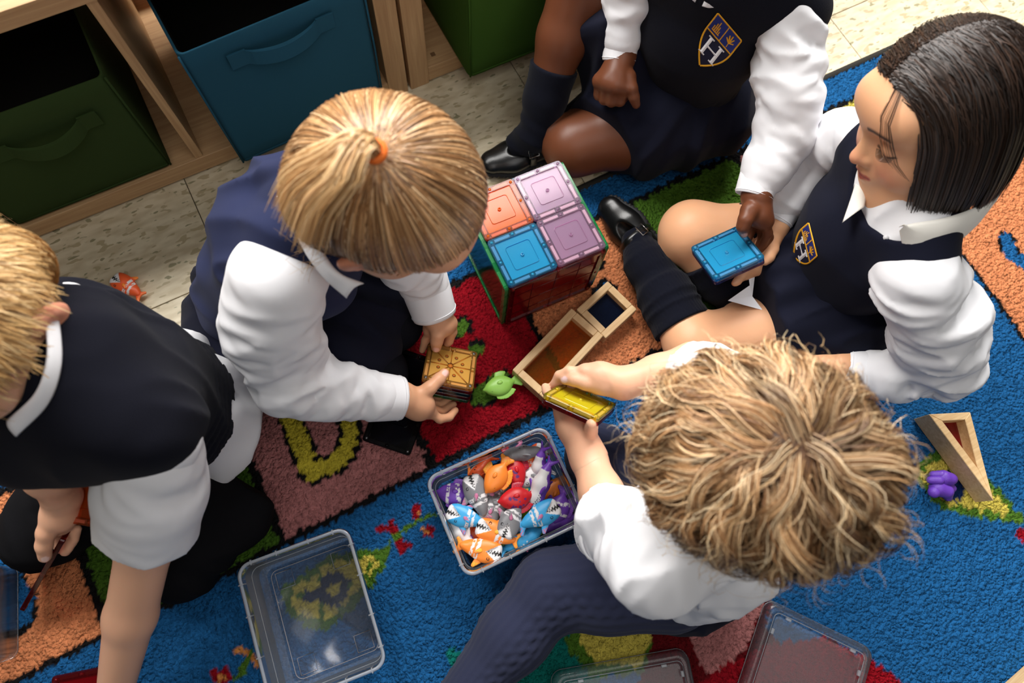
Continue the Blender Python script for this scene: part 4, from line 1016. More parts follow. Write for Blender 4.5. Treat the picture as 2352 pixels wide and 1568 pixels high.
def hair_cols(n, ramp, spread=0.15):
    t = RNG.uniform(0, 1, n) * (len(ramp) - 1); i = np.minimum(t.astype(int), len(ramp) - 2); f = (t - i)[:, None]; R_ = np.array([lin(c) for c in ramp]); return np.clip((R_[i] * (1 - f) + R_[i + 1] * f) * RNG.uniform(1 - spread, 1 + spread, (n, 1)), 0, 1)
def collar(person, N, n, f, ri, ro_side, ro_front, mat, drop=0.012, gap=14, stand=0.014, name='collar', tips=0.012, half=None):
    """turned-down collar round the neck: N neck base, n neck axis, f front"""
    Rr = tri_frame(f, n); r, f_, u = Rr; m = 48; L_ = [[], [], [], [], []]
    ths = np.linspace(math.radians(gap), math.radians(360 - gap), m)
    rows = []
    for t in ths:
        d = f_ * math.cos(t) + r * math.sin(t); front = max(0, math.cos(t)) ** 2; near_tip = math.exp(-((min(t, 2*math.pi - t) - math.radians(gap)) / 0.32) ** 2)
        ro = ro_side + (ro_front - ro_side) * front + tips * near_tip; dz = drop + (ro - ro_side) * 0.75
        rows.append([N + d * ri * 0.97, N + d * ri + u * stand, N + d * (ri + 0.004) + u * (stand + 0.003), N + d * (ri + (ro - ri) * 0.35) + u * (stand * 0.75), N + d * ro - u * dz, N + d * (ro - 0.001) - u * (dz + 0.002), N + d * (ri + (ro - ri) * 0.35 - 0.001) + u * (stand * 0.75 - 0.003), N + d * (ri + 0.003) + u * (stand - 0.003)])
    V, F = loft(rows, cap0=True, cap1=True); o = mk(name, V, F, mat, person); o.data.update(); return o
def trace(sdf, x, y, z0=0.55, lift=0.0008):
    """point of a garment's surface seen at a pixel"""
    d = nrm(ray(x, y)); t = 0.25; p = CAM_P + d * t
    for _ in range(90):
        v = float(sdf(p[None])[0])
        if v < 0.0004: break
        t += v * 0.7; p = CAM_P + d * t
        if t > 2: break
    return p - d * lift
def crest(parent, sdf, T1, T2, tv, mats):
    """embroidered shield: gold border, navy field with a white H, two blue quarters with gold motifs"""
    T1 = ar(*T1); e = ar(*T2) - T1; tv = ar(*tv)
    pos = lambda s, t, lf=0.0008: trace(sdf, *(T1 + s * e + t * tv), lift=lf)
    wid = lambda t: 0.5 if t < 0.35 else 0.5 * max(0.0, 1 - ((t - 0.35) / 0.65) ** 2.1)
    V = []; F = []; MI = []
    def quad_strip(rowsA, mi, lf):
        b = len(V); n = len(rowsA[0])
        for rw in rowsA:
            for s, t in rw: V.append(pos(s, t, lf))
        for i in range(len(rowsA) - 1):
            for j in range(n - 1): F.append((b + i*n + j, b + i*n + j + 1, b + (i+1)*n + j + 1, b + (i+1)*n + j)); MI.append(mi)
    ts = np.linspace(0.0, 0.995, 22)
    quad_strip([[(0.5 + wid(t) * k, t) for k in np.linspace(-1, 1, 11)] for t in ts], 0, 0.0008)                     # navy field
    tb = np.linspace(0.0, 0.36, 8); quad_strip([[(0.5 + wid(t) * k, t) for k in np.linspace(-1, 1, 11)] for t in tb], 1, 0.0011)   # blue chief
    def line(pts, w, mi, lf=0.0022):
        b = len(V); k = len(pts); P = [ar(*p) for p in pts]
        for i in range(k):
            d = P[min(i + 1, k - 1)] - P[max(i - 1, 0)]; px = d[0] * e + d[1] * tv; nn = ar(-px[1], px[0]); nn /= np.linalg.norm(nn) + 1e-9
            c = T1 + P[i][0] * e + P[i][1] * tv
            for q, l2 in ((-1, 0.4), (0, 1.0), (1, 0.4)): V.append(trace(sdf, *(c + nn * q * w), lift=lf * l2))
        for i in range(k - 1):
            for q in (0, 1): F.append((b + i*3 + q, b + i*3 + q + 1, b + i*3 + q + 4, b + i*3 + q + 3)); MI.append(mi)
    sc = np.linalg.norm(e) / 83.0
    right = [(0.5 + wid(t), t) for t in ts]; left = [(0.5 - wid(t), t) for t in ts]
    line([(k, 0.0) for k in np.linspace(0, 1, 8)], 2.0 * sc, 2); line(left, 2.0 * sc, 2); line(right, 2.0 * sc, 2)
    line([(k, 0.36) for k in np.linspace(0.0, 1.0, 8)], 1.7 * sc, 2); line([(0.5, t) for t in np.linspace(0, 0.36, 5)], 1.5 * sc, 2)
    # gold motifs: a domed tower and a leaf
    for k in range(5): line([(0.14 + 0.055 * k, 0.30), (0.14 + 0.055 * k, 0.30 - (0.10, 0.17, 0.23, 0.15, 0.08)[k])], 1.6 * sc, 2)
    line([(0.12, 0.30), (0.40, 0.30)], 1.4 * sc, 2); line([(0.18, 0.22), (0.33, 0.20)], 1.3 * sc, 2)
    for a in (-70, -38, 0, 38, 70): line([(0.75, 0.24), (0.75 + 0.15 * math.sin(math.radians(a)), 0.24 - 0.17 * math.cos(math.radians(a)))], 1.7 * sc, 2)
    line([(0.75, 0.24), (0.76, 0.33)], 1.2 * sc, 2)
    # the letter H with serifs
    for s0 in (0.30, 0.70):
        line([(s0, 0.43), (s0, 0.60), (s0, 0.79)], 4.2 * sc, 3, 0.0026); line([(s0 - 0.11, 0.435), (s0 + 0.11, 0.435)], 1.7 * sc, 3, 0.0024); line([(s0 - 0.11, 0.79), (s0 + 0.11, 0.79)], 1.7 * sc, 3, 0.0024)
    line([(0.30, 0.61), (0.70, 0.61)], 2.3 * sc, 3, 0.0026)
    o = mk('crest', V, F, mats, parent, smooth=False); o.data.polygons.foreach_set('material_index', np.array(MI, np.int32)); o.data.update()
    o['label'] = 'shield crest with a white H and gold border'
    return o
NAVY = M('navy_knit', (16, 17, 27), 0.92, 0.12, bump=(1300, 0.5, 0.0012), sheen=0.03)
NAVYL = M('navy_twill', (36, 42, 72), 0.88, 0.15, bump=(1800, 0.3, 0.0008), sheen=0.03)
NAVYD = M('navy_skirt', (19, 21, 36), 0.9, 0.12, bump=(1800, 0.3, 0.0008), sheen=0.03)
SOCK = M('navy_sock', (14, 16, 27), 0.95, 0.1, bump=(1400, 0.5, 0.001), sheen=0.05)
TIGHT = M('navy_tights', (44, 48, 70), 0.95, 0.1, bump=(1400, 0.5, 0.001), sheen=0.08)
WHITE = M('white_cotton', (238, 238, 242), 0.85, 0.2, bump=(1500, 0.15, 0.0006))
BLACKP = M('black_trousers', (17, 17, 20), 0.92, 0.1, bump=(1500, 0.3, 0.0008))
LEATHER = M('black_leather', (14, 14, 15), 0.28, 0.5, bump=(500, 0.15, 0.0006))
SOLE = M('black_sole', (28, 28, 30), 0.6, 0.3)
BUCKLE = M('buckle_metal', (170, 168, 165), 0.25, metal=1.0)
CREST = [M('crest_navy', (18, 20, 48), 0.8), M('crest_blue', (30, 44, 120), 0.8), M('crest_gold', (232, 168, 30), 0.6), M('crest_white', (236, 236, 240), 0.7)]
def shoe(person, heel, ball, toe, up, mat=LEATHER, w=0.026, side=1):
    """mary jane: upper with opening, strap with buckle, ridged sole"""
    heel, ball, toe, up = map(lambda v: np.asarray(v, float), (heel, ball, toe, nrm(up))); fd = nrm(toe - heel); up = nrm(up - fd * (up @ fd)); sd = np.cross(fd, up)
    s = Sdf(); s.flat(heel + up * 0.016, ball + up * 0.012, w * 0.92, w * 1.08, up, 0.62, 0.01); s.flat(ball + up * 0.012, toe - fd * 0.016 + up * 0.010, w * 1.08, w * 0.86, up, 0.58, 0.012)
    s.cone(heel + up * 0.02 + fd * 0.004, heel + up * 0.040 - fd * 0.002, w * 0.82, w * 0.74, 0.012)
    s.cut(heel + up * 0.0015, -up, 0.003)
    mid = heel * 0.42 + ball * 0.58
    s.sub(ellip(heel * 0.46 + ball * 0.54 + up * 0.050, ar(w * 0.78, np.linalg.norm(ball - heel) * 0.72, 0.034), np.stack([sd, fd, up])), 0.003)
    o = sdf_obj('shoe', s, 0.0018, mat, person)
    t = Sdf(); t.flat(heel, ball, w * 1.0, w * 1.16, up, 0.26, 0.01); t.flat(ball, toe - fd * 0.016, w * 1.16, w * 0.95, up, 0.26, 0.012)
    t.disp(lambda P: 0.0006 * np.sign(np.sin(((P - heel) @ fd) * 900)) * ((P - heel) @ up < 0.003), 0.001)
    sdf_obj('sole', t, 0.0018, SOLE, o, 1)
    c = mid + up * 0.034; P = [mid - sd * w * 1.10 + up * 0.014, mid - sd * w * 1.02 + up * 0.038, mid + up * 0.058, mid + sd * w * 1.02 + up * 0.038, mid + sd * w * 1.12 + up * 0.012]
    cv = spline(P, 6); rows = []
    for i, p in enumerate(cv):
        nn = nrm(p - (mid + up * 0.012)); rows.append([p + fd * 0.006 + nn * 0.0002, p + fd * 0.0055 + nn * 0.002, p - fd * 0.0055 + nn * 0.002, p - fd * 0.006 + nn * 0.0002])
    V, F = loft(rows, cap0=True, cap1=True); mk('strap', V, F, mat, o)
    bp = cv[int(len(cv) * (0.70 if side > 0 else 0.30))]; nn = nrm(bp - (mid + up * 0.012)); tt = nrm(np.cross(nn, fd)); P = [bp + nn * 0.003 + fd * a * 0.0085 + tt * b * 0.0058 for a, b in ((-1, -1), (1, -1), (1, 1), (-1, 1), (-1, -1))]
    V, F = tube(P, 0.0010, 6); mk('buckle', V, F, BUCKLE, o)
    return o
Z3 = ar(0, 0, 1)
def lerp(a, b, t): return np.asarray(a) * (1 - t) + np.asarray(b) * t
def sleeve(person, pts, rads, seed, h=0.0032, amp=0.0045, cutend=None, name='sleeve', mat=None, extra=None, k=0.02):
    s = Sdf(); s.chain(pts, rads, k)
    for i in range(len(pts) - 1):
        ax = pts[i + 1] - pts[i]; m = (pts[i] + pts[i + 1]) / 2; ln = np.linalg.norm(ax)
        s.disp(folds(ax + 0.5 * nrm(np.cross(ax, ar(seed % 3 - 1, 0.3, 1))) * ln, 40, 13, amp * 1.25, seed + i, near(m, ln * 0.4, ln * 1.1)), amp * 1.3)
        s.disp(folds(ax + ar(0.03, 0.05, -0.04), 80, 26, amp * 0.5, seed + 9 + i, near(m, ln * 0.4, ln * 1.1)), amp * 0.5)
    for j in range(1, len(pts) - 1):
        s.disp(folds(pts[j + 1] - pts[j - 1], 75, 18, amp * 0.9, seed + 20, near(pts[j], 0.01, 0.055)), amp)
    if cutend is not None: s.cut(cutend[0], cutend[1], 0.002)
    if extra: extra(s)
    o = sdf_obj(name, s, h, mat or WHITE, person); return o, s
def torso_sdf(s, pel, chest, N, f, Ls, Rs, rp=0.086, rc=0.090, sq=0.76, sh=0.040, k=0.03):
    s.flat(pel, chest, rp, rc, f, sq, k); s.flat(chest, lerp(chest, N, 0.55), rc, 0.066, f, sq, k)
    s.cone(lerp(N, Ls, 0.15), Ls, sh, sh * 0.86, k); s.cone(lerp(N, Rs, 0.15), Rs, sh, sh * 0.86, k)
    return s
def person_root(x, y, label): r = empty('person', (x, y, 0.0)); tag(r, label, 'person'); return r

# ================================================================ child at the top: navy vest with a crest, dark skin, legs crossed
def child_top():
    f = nrm(ar(-0.87, -0.5, 0)); Lf = np.cross(Z3, f)
    pel = ar(0.635, 0.50, 0.10); N = at(1660, -78, 0.375); Ls = at(1812, 35, 0.335); Rs = at(1475, -105, 0.335); chest = lerp(pel, N, 0.58)
    p = person_root(pel[0], pel[1], 'child in a navy vest with a crest, sitting at the top edge of the photo')
    sk = skin_mat('brown', (126, 74, 46), 0.42); base = (104, 59, 37)
    C = N + ar(0.030, 0.035, 0.110); Rh = tri_frame(f + ar(0, 0, -0.10), Z3 + ar(0.2, 0.15, 0))
    # body
    s = Sdf(); head_sdf(s, C, Rh, 0.95); s.cone(N - Z3 * 0.02, C - Z3 * 0.04, 0.034, 0.034, 0.02)
    torso_sdf(s, pel, chest, N, f, Ls, Rs, 0.07, 0.072)
    Lk = at(1318, 335, 0.066); Lh = pel + Lf * 0.055 + ar(0, 0, -0.01); Rk = at(1338, -75, 0.275); Rhip = pel - Lf * 0.05; Ra = at(1228, 312, 0.062)
    s.chain([Lh, lerp(Lh, Lk, 0.6), Lk], [0.066, 0.060, 0.049], 0.02); s.chain([Lk, at(1395, 235, 0.045), at(1465, 150, 0.04)], [0.046, 0.038, 0.028], 0.02)
    s.chain([Rhip, lerp(Rhip, Rk, 0.6), Rk], [0.062, 0.054, 0.043], 0.02); s.chain([Rk, lerp(Rk, Ra, 0.38), Ra], [0.041, 0.038, 0.024], 0.015)
    # left hand holds the tile, right hand is a loose fist
    wL = at(1738, 452, 0.212); el = at(1806, 300, 0.25); s.chain([Ls, el, wL], [0.02, 0.02, 0.0180], 0.01)
    hand_sdf(s, wL, at(1742, 492, 0.203), [AT((1758, 508, 0.200), (1764, 536, 0.184), (1752, 558, 0.166), (1740, 572, 0.158)), AT((1753, 505, 0.193), (1766, 545, 0.168), (1750, 580, 0.150), (1736, 592, 0.145)),
             AT((1744, 500, 0.188), (1752, 545, 0.160), (1735, 580, 0.145)), AT((1728, 494, 0.186), (1725, 530, 0.160), (1715, 560, 0.148))],
             AT((1722, 484, 0.214), (1712, 505, 0.213), (1707, 520, 0.207), (1709, 534, 0.195)), tr=(0.0125, 0.0100, 0.0090, 0.0076))
    dz = 0.045; wR = at(1428, 128, 0.172 + dz); s.chain([Rs, at(1436, 20, 0.22 + dz), wR], [0.020, 0.020, 0.0175], 0.01)
    DZ = lambda *q: AT(*[(a, b, c + dz) for a, b, c in q])
    hand_sdf(s, wR, at(1412, 180, 0.158 + dz), [DZ((1430, 200, 0.160), (1424, 232, 0.140), (1436, 222, 0.126)), DZ((1412, 196, 0.162), (1404, 233, 0.138), (1420, 226, 0.122)), DZ((1393, 190, 0.158), (1388, 228, 0.134), (1404, 222, 0.118)), DZ((1378, 186, 0.150), (1376, 218, 0.130), (1392, 215, 0.116))],
             DZ((1444, 176, 0.166), (1451, 203, 0.162), (1456, 223, 0.152), (1461, 240, 0.142)), fr=(0.0095, 0.0088, 0.0078, 0.007), pr=0.017)
    nails = [(AT((1709, 530, 0.198))[0], at(1709, 534, 0.195) - at(1707, 520, 0.207), CAM_P - wL), (at(1455, 235, 0.138 + dz), at(1456, 238, 0.136) - at(1449, 224, 0.146), ar(0.9, 0.3, 0.6))]
    def col(V):
        c = head_col(V, C, Rh, 0.95, base, (120, 60, 60), (20, 14, 12)); m = nail_mask(V, nails)[:, None]; return c * (1 - m) + np.array(lin((205, 150, 130))) * m
    body_obj(p, s, 0.0046, sk, col, [(at(1740, 515, 0.185), 0.055, 0.0021), (at(1415, 190, 0.19), 0.052, 0.0021)])
    # clothes
    vs_ = Sdf(); torso_sdf(vs_, pel + Z3 * 0.03, chest, N, f, lerp(N, Ls, 1.06) + ar(0.006, 0.004, 0.004), lerp(N, Rs, 0.90), 0.088, 0.092, 0.80, 0.052)
    vs_.sub(ball(N + Z3 * 0.035 + f * 0.012, 0.050), 0.004)
    vs_.disp(folds(Z3 + 0.2 * f, 8, 22, 0.004, 3, None, False), 0.004); vs_.disp(lambda P: 0.0011 * np.sin((P @ Lf) * 900) * (P[:, 2] < pel[2] + 0.075), 0.001)
    vs_.cut(pel + Z3 * 0.045 + f * 0.0, ar(0.25, 0.15, -1), 0.006)
    vest = sdf_obj('vest', vs_, 0.003, NAVY, p)
    crest(vest, vs_, (1649, 31), (1703, 94), (-69, 88), CREST)
    sh = Sdf(); torso_sdf(sh, pel + Z3 * 0.02, chest, N, f, Ls, Rs, 0.078, 0.082, 0.76, 0.040); sh.sub(ball(N + Z3 * 0.05, 0.042), 0.004); shirt = sdf_obj('shirt', sh, 0.0035, WHITE, p)
    sleeve(p, [Ls, at(1812, 200, 0.285), el, at(1762, 385, 0.225), at(1741, 430, 0.214)], [0.044, 0.044, 0.038, 0.031, 0.025], 31, amp=0.006)
    cuff('shirt_cuff', at(1748, 405, 0.222), at(1731, 452, 0.2105), 0.0275, 0.0255, WHITE, p)
    sleeve(p, [Rs, at(1442, 10, 0.225 + dz), at(1432, 70, 0.195 + dz), at(1428, 100, 0.182 + dz)], [0.040, 0.032, 0.026, 0.0235], 41, amp=0.004)
    cuff('shirt_cuff', at(1432, 72, 0.193 + dz), at(1421, 142, 0.167 + dz), 0.0255, 0.0235, WHITE, p)
    collar(p, N + Z3 * 0.004, Z3 + 0.25 * f, f, 0.036, 0.054, 0.056, WHITE, gap=5, tips=0.003)
    sk_ = Sdf(); sk_.ell(pel + ar(0, 0, -0.02), (0.115, 0.115, 0.075), None, 0.05); sk_.chain([Lh, lerp(Lh, Lk, 0.45), lerp(Lh, Lk, 0.92)], [0.080, 0.074, 0.070], 0.05); sk_.chain([Rhip, lerp(Rhip, Rk, 0.5), lerp(Rhip, Rk, 0.92)], [0.076, 0.072, 0.066], 0.05)
    sk_.cone(lerp(Lh, Lk, 0.5) + Z3 * 0.01, lerp(Rhip, Rk, 0.5), 0.050, 0.045, 0.06)
    for a_, b_, c_ in ((Lh, 3, 0.006), (Rhip, 5, 0.004)): sk_.disp(folds(Lf, 26, 9, c_, b_), c_)
    a_ = at(1338, 262, 0.10); b_ = at(1452, 408, 0.05); sk_.cut(a_, nrm(np.cross(b_ - a_, Z3)) * (1 if np.cross(b_ - a_, Z3) @ (Lk - pel) > 0 else -1), 0.002)
    sk_.cut(lerp(Rhip, Rk, 0.82), Rk - Rhip, 0.004); sk_.cut((0, 0, 0.010), (0, 0, -1), 0.004)
    sdf_obj('skirt', sk_, 0.0032, NAVYD, p)
    def sock(name, pts, rads, top_cut=None):
        q = Sdf(); q.chain(pts, rads, 0.012); ax = pts[-1] - pts[0]
        q.disp(folds(ax, 70, 8, 0.0022, 6, near(lerp(pts[0], pts[-1], 0.75), 0.02, 0.08)), 0.002); q.cut(pts[0], pts[0] - pts[1], 0.002); return sdf_obj(name, q, 0.0027, SOCK, p)
    sock('knee_sock', [lerp(Rk, Ra, 0.55), lerp(Rk, Ra, 0.75), Ra, at(1195, 332, 0.034)], [0.039, 0.034, 0.0285, 0.026])
    sock('knee_sock', [at(1350, 290, 0.052), at(1400, 228, 0.045), at(1470, 145, 0.04)], [0.050, 0.042, 0.030])
    shoe(p, at(1258, 342, 0.012), at(1175, 368, 0.012), at(1112, 384, 0.012), Z3, side=-1)
    rootfix(p)
child_top()

# ================================================================ child at the right: dark bob, pinafore with a crest, cross-legged
def child_right():
    f = nrm(ar(-0.97, 0.25, 0)); Lf = np.cross(Z3, f)
    sc = 0.95; C = at(2153, 247, 0.425); Rh = tri_frame(ar(-0.925, 0.24, -0.30), ar(-0.10, 0.46, 0.87))
    pel = ar(0.655, 0.105, 0.09); Ls = at(2105, 640, 0.300); Rs = at(1990, 320, 0.300); N = (Ls + Rs) / 2 + ar(0.012, 0.004, 0.040); chest = lerp(pel, N, 0.60)
    p = person_root(pel[0], pel[1], 'child with a straight dark bob and navy pinafore, sitting cross-legged at the right')
    sk = skin_mat('light_tan', (226, 172, 132), 0.45); base = (224, 168, 128)
    s = Sdf(); L = head_sdf(s, C, Rh, sc, ears=False); s.chain([N - Z3 * 0.02, lerp(N, C, 0.35), C - Rh[2] * 0.045 - Rh[1] * 0.012], [0.040, 0.036, 0.036], 0.02)
    torso_sdf(s, pel, chest, N, f, Ls, Rs, 0.068, 0.07)
    Lk = at(1592, 788, 0.060); Rk = at(1588, 535, 0.090); Lh = pel + Lf * 0.055; Rhp = pel - Lf * 0.05; La = at(1482, 600, 0.050); Ra = at(1690, 680, 0.045)
    s.chain([Lh, lerp(Lh, Lk, 0.55) - Z3 * 0.012, Lk], [0.058, 0.049, 0.043], 0.02); s.chain([Rhp, lerp(Rhp, Rk, 0.55), Rk], [0.060, 0.056, 0.049], 0.02)
    s.chain([Lk, lerp(Lk, La, 0.4), La], [0.040, 0.035, 0.024], 0.02); s.chain([Rk, lerp(Rk, Ra, 0.4) , Ra], [0.045, 0.036, 0.024], 0.02)
    el = at(1870, 385, 0.205); wR = at(1778, 520, 0.160); s.chain([Rs, el, wR], [0.02, 0.02, 0.018], 0.01)
    hand_sdf(s, wR, at(1752, 585, 0.138), [AT((1728, 608, 0.134), (1706, 630, 0.128), (1694, 645, 0.126), (1688, 650, 0.126)), AT((1734, 612, 0.130), (1716, 630, 0.124), (1702, 640, 0.122)), AT((1742, 612, 0.127), (1726, 628, 0.122), (1713, 636, 0.120)), AT((1750, 610, 0.126), (1734, 624, 0.120))],
             AT((1774, 548, 0.160), (1774, 572, 0.158), (1766, 590, 0.156), (1758, 600, 0.154)))
    le = at(2165, 845, 0.165); lw = at(1935, 838, 0.125); s.chain([Ls, le, lw], [0.02, 0.02, 0.018], 0.01)
    hand_sdf(s, lw, at(1890, 840, 0.118), [AT((1860, 830 + 10 * i, 0.116), (1835, 830 + 11 * i, 0.108), (1820, 832 + 11 * i, 0.100)) for i in range(4)], AT((1890, 820, 0.120), (1870, 812, 0.116), (1855, 815, 0.110)))
    body_obj(p, s, 0.0046, sk, lambda V: head_col(V, C, Rh, sc, base, (196, 92, 84), (40, 26, 20), 0.35), [(C + Rh[1] * 0.055 - Rh[2] * 0.02, 0.075, 0.0020), (at(1740, 590, 0.14), 0.052, 0.0021)])
    # eyelashes
    ev = []
    for q in (-1,):
        for t in np.linspace(-1, 1, 22):
            a = L(q * 0.030 + t * 0.0135, 0.0735 - 0.006 * t * t, -0.0185 + 0.004 * t * t); ev.append(np.stack([a, a + (L(0, 0.003, -0.0025) - L(0, 0, 0)) + (L(t * 0.0015, 0, 0) - L(0, 0, 0)), a + (L(0, 0.005, -0.0035) - L(0, 0, 0)) + (L(t * 0.003, 0, 0.0005) - L(0, 0, 0)), a + (L(0, 0.0065, -0.0035) - L(0, 0, 0))]))
    strands('eyelash', np.array(ev), 0.00035, hair_cols(len(ev), [(18, 12, 10), (30, 20, 16)]), hair_mat('lash_hair'), p)
    # white shirt, pinafore, skirt
    sh = Sdf(); torso_sdf(sh, pel + Z3 * 0.02, chest, N, f, Ls, Rs, 0.080, 0.086, 0.80, 0.046); sh.sub(ball(N + Z3 * 0.050 + f * 0.010, 0.046), 0.004); sh.disp(folds(Z3, 12, 30, 0.004, 4), 0.004)
    sdf_obj('shirt', sh, 0.003, WHITE, p)
    pf = Sdf(); torso_sdf(pf, pel + Z3 * 0.01, chest, N - Z3 * 0.002, f, lerp(N, Ls, 0.88), lerp(N, Rs, 0.80), 0.088, 0.095, 0.82, 0.054)
    pf.sub(ellip(N + f * 0.052 + Z3 * 0.040 + Lf * 0.006, (0.070, 0.074, 0.072), None), 0.003); pf.disp(folds(Z3 + 0.3 * Lf, 10, 28, 0.004, 8, None, False), 0.004)
    pin = sdf_obj('pinafore_top', pf, 0.0028, NAVYD, p)
    crest(pin, pf, (1857, 512), (1876, 588), (-44, 38), CREST)
    q = Sdf(); q.ell(pel + f * 0.02 + ar(0, 0, -0.015), (0.118, 0.118, 0.080), None, 0.05); q.chain([Lh + ar(0, -0.012, 0), lerp(Lh, Lk, 0.58)], [0.080, 0.066], 0.05); q.chain([Rhp, lerp(Rhp, Rk, 0.50)], [0.078, 0.064], 0.05)
    q.cone(pel + f * 0.03 + Z3 * 0.02, pel + f * 0.115 + ar(0, 0, -0.015), 0.06, 0.040, 0.05); q.disp(folds(Lf, 38, 8, 0.007, 6), 0.007)
    q.cut(lerp(Lh, Lk, 0.52), nrm(f) , 0.003); q.cut((0, 0, 0.010), (0, 0, -1), 0.004); sdf_obj('skirt', q, 0.003, NAVYD, p)
    # shirt tail showing at the lap
    P = AT((1672, 690, 0.110), (1722, 655, 0.120), (1735, 622, 0.125), (1716, 612, 0.125), (1728, 680, 0.112), (1752, 712, 0.112))
    V = [P[0], P[1], P[2], P[3], P[4], P[5]]; V2 = [v + ar(0.001, 0, -0.002) for v in V]
    mk('shirt_tail', V + V2, [(0, 5, 4, 1), (1, 4, 2), (1, 2, 3), (6, 7, 10, 11), (7, 8, 10), (7, 9, 8), (0, 6, 11, 5), (0, 1, 7, 6)], WHITE, p, False)
    sleeve(p, [Ls, at(2150, 740, 0.240), le, at(2070, 860, 0.145), at(1985, 850, 0.128)], [0.052, 0.056, 0.046, 0.036, 0.027], 51, amp=0.008)
    cuff('shirt_cuff', at(2000, 850, 0.130), at(1940, 838, 0.125), 0.028, 0.025, WHITE, p)
    sleeve(p, [Rs, at(1930, 325, 0.255), el, at(1815, 445, 0.182), at(1795, 475, 0.174)], [0.044, 0.040, 0.034, 0.029, 0.026], 61, amp=0.006)
    cuff('shirt_cuff', at(1815, 448, 0.181), at(1779, 508, 0.163), 0.0275, 0.0250, WHITE, p)
    # round white collar
    cm = M('collar_cotton', (242, 239, 231), 0.8)
    flap(p, 'collar', [(2066, 520, 0.362), (2100, 512, 0.368), (2160, 502, 0.372), (2215, 486, 0.375), (2256, 466, 0.375), (2275, 440, 0.372)], [(2068, 528, 0.358), (2076, 562, 0.342), (2094, 590, 0.334), (2126, 596, 0.332), (2180, 570, 0.334), (2240, 522, 0.340), (2290, 460, 0.345)], cm)
    flap(p, 'collar', [(1996, 395, 0.325), (1992, 440, 0.325), (1985, 475, 0.325)], [(1972, 395, 0.318), (1958, 445, 0.318), (1936, 510, 0.315)], cm, 0.005)
    for i, zz in enumerate((0.0,)):
        b = trace(sh, 2035 - i * 14, 545 + i * 26); V, F = tube([b, b + nrm(CAM_P - b) * 0.0022], 0.0032, 14); mk('shirt_button', V, F, M('button_white', (225, 225, 228), 0.3), p)
    def sock(pts, rads):
        w = Sdf(); w.chain(pts, rads, 0.012); ax = nrm(pts[1] - pts[0]); sd = nrm(np.cross(ax, Z3)); up = np.cross(sd, ax)
        w.disp(lambda P: 0.0008 * np.sin(np.arctan2((P - pts[0]) @ up, (P - pts[0]) @ sd) * 44), 0.001); w.disp(folds(pts[-1] - pts[0], 60, 8, 0.002, 7), 0.002); w.cut(pts[0], pts[0] - pts[1], 0.002); return sdf_obj('knee_sock', w, 0.0027, SOCK, p)
    sock([lerp(Lk, La, 0.20), lerp(Lk, La, 0.55), La, at(1465, 560, 0.042)], [0.047, 0.043, 0.033, 0.027]); sock([lerp(Rk, Ra, 0.36), lerp(Rk, Ra, 0.65), Ra, at(1740, 735, 0.04)], [0.054, 0.044, 0.032, 0.028])
    shoe(p, at(1510, 590, 0.018), at(1440, 520, 0.018), at(1392, 466, 0.018), nrm(ar(-0.62, -0.30, 0.75)), side=1)
    # hair: straight bob parted in the middle
    hm = hair_mat('dark_bob_hair', 0.45, 0.45)
    cap = Sdf(); cap.ell(L(0, -0.012, 0.018), ar(0.0755, 0.088, 0.0785) * sc, Rh, 0.02); cap.ell(L(0, -0.040, -0.035), ar(0.072, 0.055, 0.062) * sc, Rh, 0.03)
    cap.cut(L(0, 0.040, 0.0), Rh[1] * 0.80 - Rh[2] * 0.60, 0.006); o = sdf_obj('hair_cap', cap, 0.004, hm, p); vcol(o, np.repeat(np.array([lin((24, 17, 14))]), len(o.data.vertices), 0))
    n = 8200; side = np.where(RNG.uniform(0, 1, n) < 0.5, -1.0, 1.0); yr = RNG.uniform(-0.085, 0.062, n); K = 12
    # roots along the parting and a little beside it; each strand falls over the side of the head to chin level
    xr = np.abs(RNG.normal(0, 0.016, n)).clip(0, 0.05) * side
    ang_end = RNG.uniform(0, 1, n)                                          # where round the head the strand hangs (0 front .. 1 back)
    th = np.radians(50 + 130 * np.clip((0.062 - yr) / 0.147 * 0.75 + ang_end * 0.30 + RNG.normal(0, 0.03, n), 0, 1.0))   # angle from the front
    hx = np.sin(th) * (0.083 + RNG.uniform(-0.006, 0.004, n)); hy = np.cos(th) * (0.092 + RNG.uniform(-0.006, 0.004, n)) - 0.010
    zend = -0.098 + RNG.normal(0, 0.004, n) - 0.012 * (hy < -0.03); pts = np.zeros((n, K, 3))
    ztop = 0.095 * np.sqrt(np.clip(1 - (xr / 0.08) ** 2 - ((yr + 0.008) / 0.094) ** 2, 0.02, 1)) + RNG.uniform(-0.002, 0.003, n)
    for j in range(K):
        t = j / (K - 1)
        if t < 0.5:
            a = t / 0.5 * math.pi / 2; x = xr + (hx * side - xr) * math.sin(a); y = yr + (hy - yr) * (math.sin(a) ** 1.3); z = -0.005 + (ztop + 0.005) * math.cos(a)
            rr = np.sqrt((x / 0.083) ** 2 + ((y + 0.01) / 0.092) ** 2 + (np.maximum(z - 0.008, 0) / 0.086) ** 2); k_ = np.where(rr < 0.98, 0.98 / np.maximum(rr, 0.3), 1.0); x = x * k_; y = (y + 0.01) * k_ - 0.01; z = np.where(k_ > 1, 0.008 + (z - 0.008) * k_, z)
        else:
            u = (t - 0.5) / 0.5; x = hx * side * (1 - 0.10 * u ** 3) + 0.0; y = hy * (1 - 0.08 * u ** 3) + 0.006 * u; z = -0.005 + (zend + 0.005) * u
        pts[:, j] = np.stack([x, y, z], 1)
    pts += RNG.normal(0, 0.0006, (n, 1, 3))
    W = C + (pts * sc) @ Rh
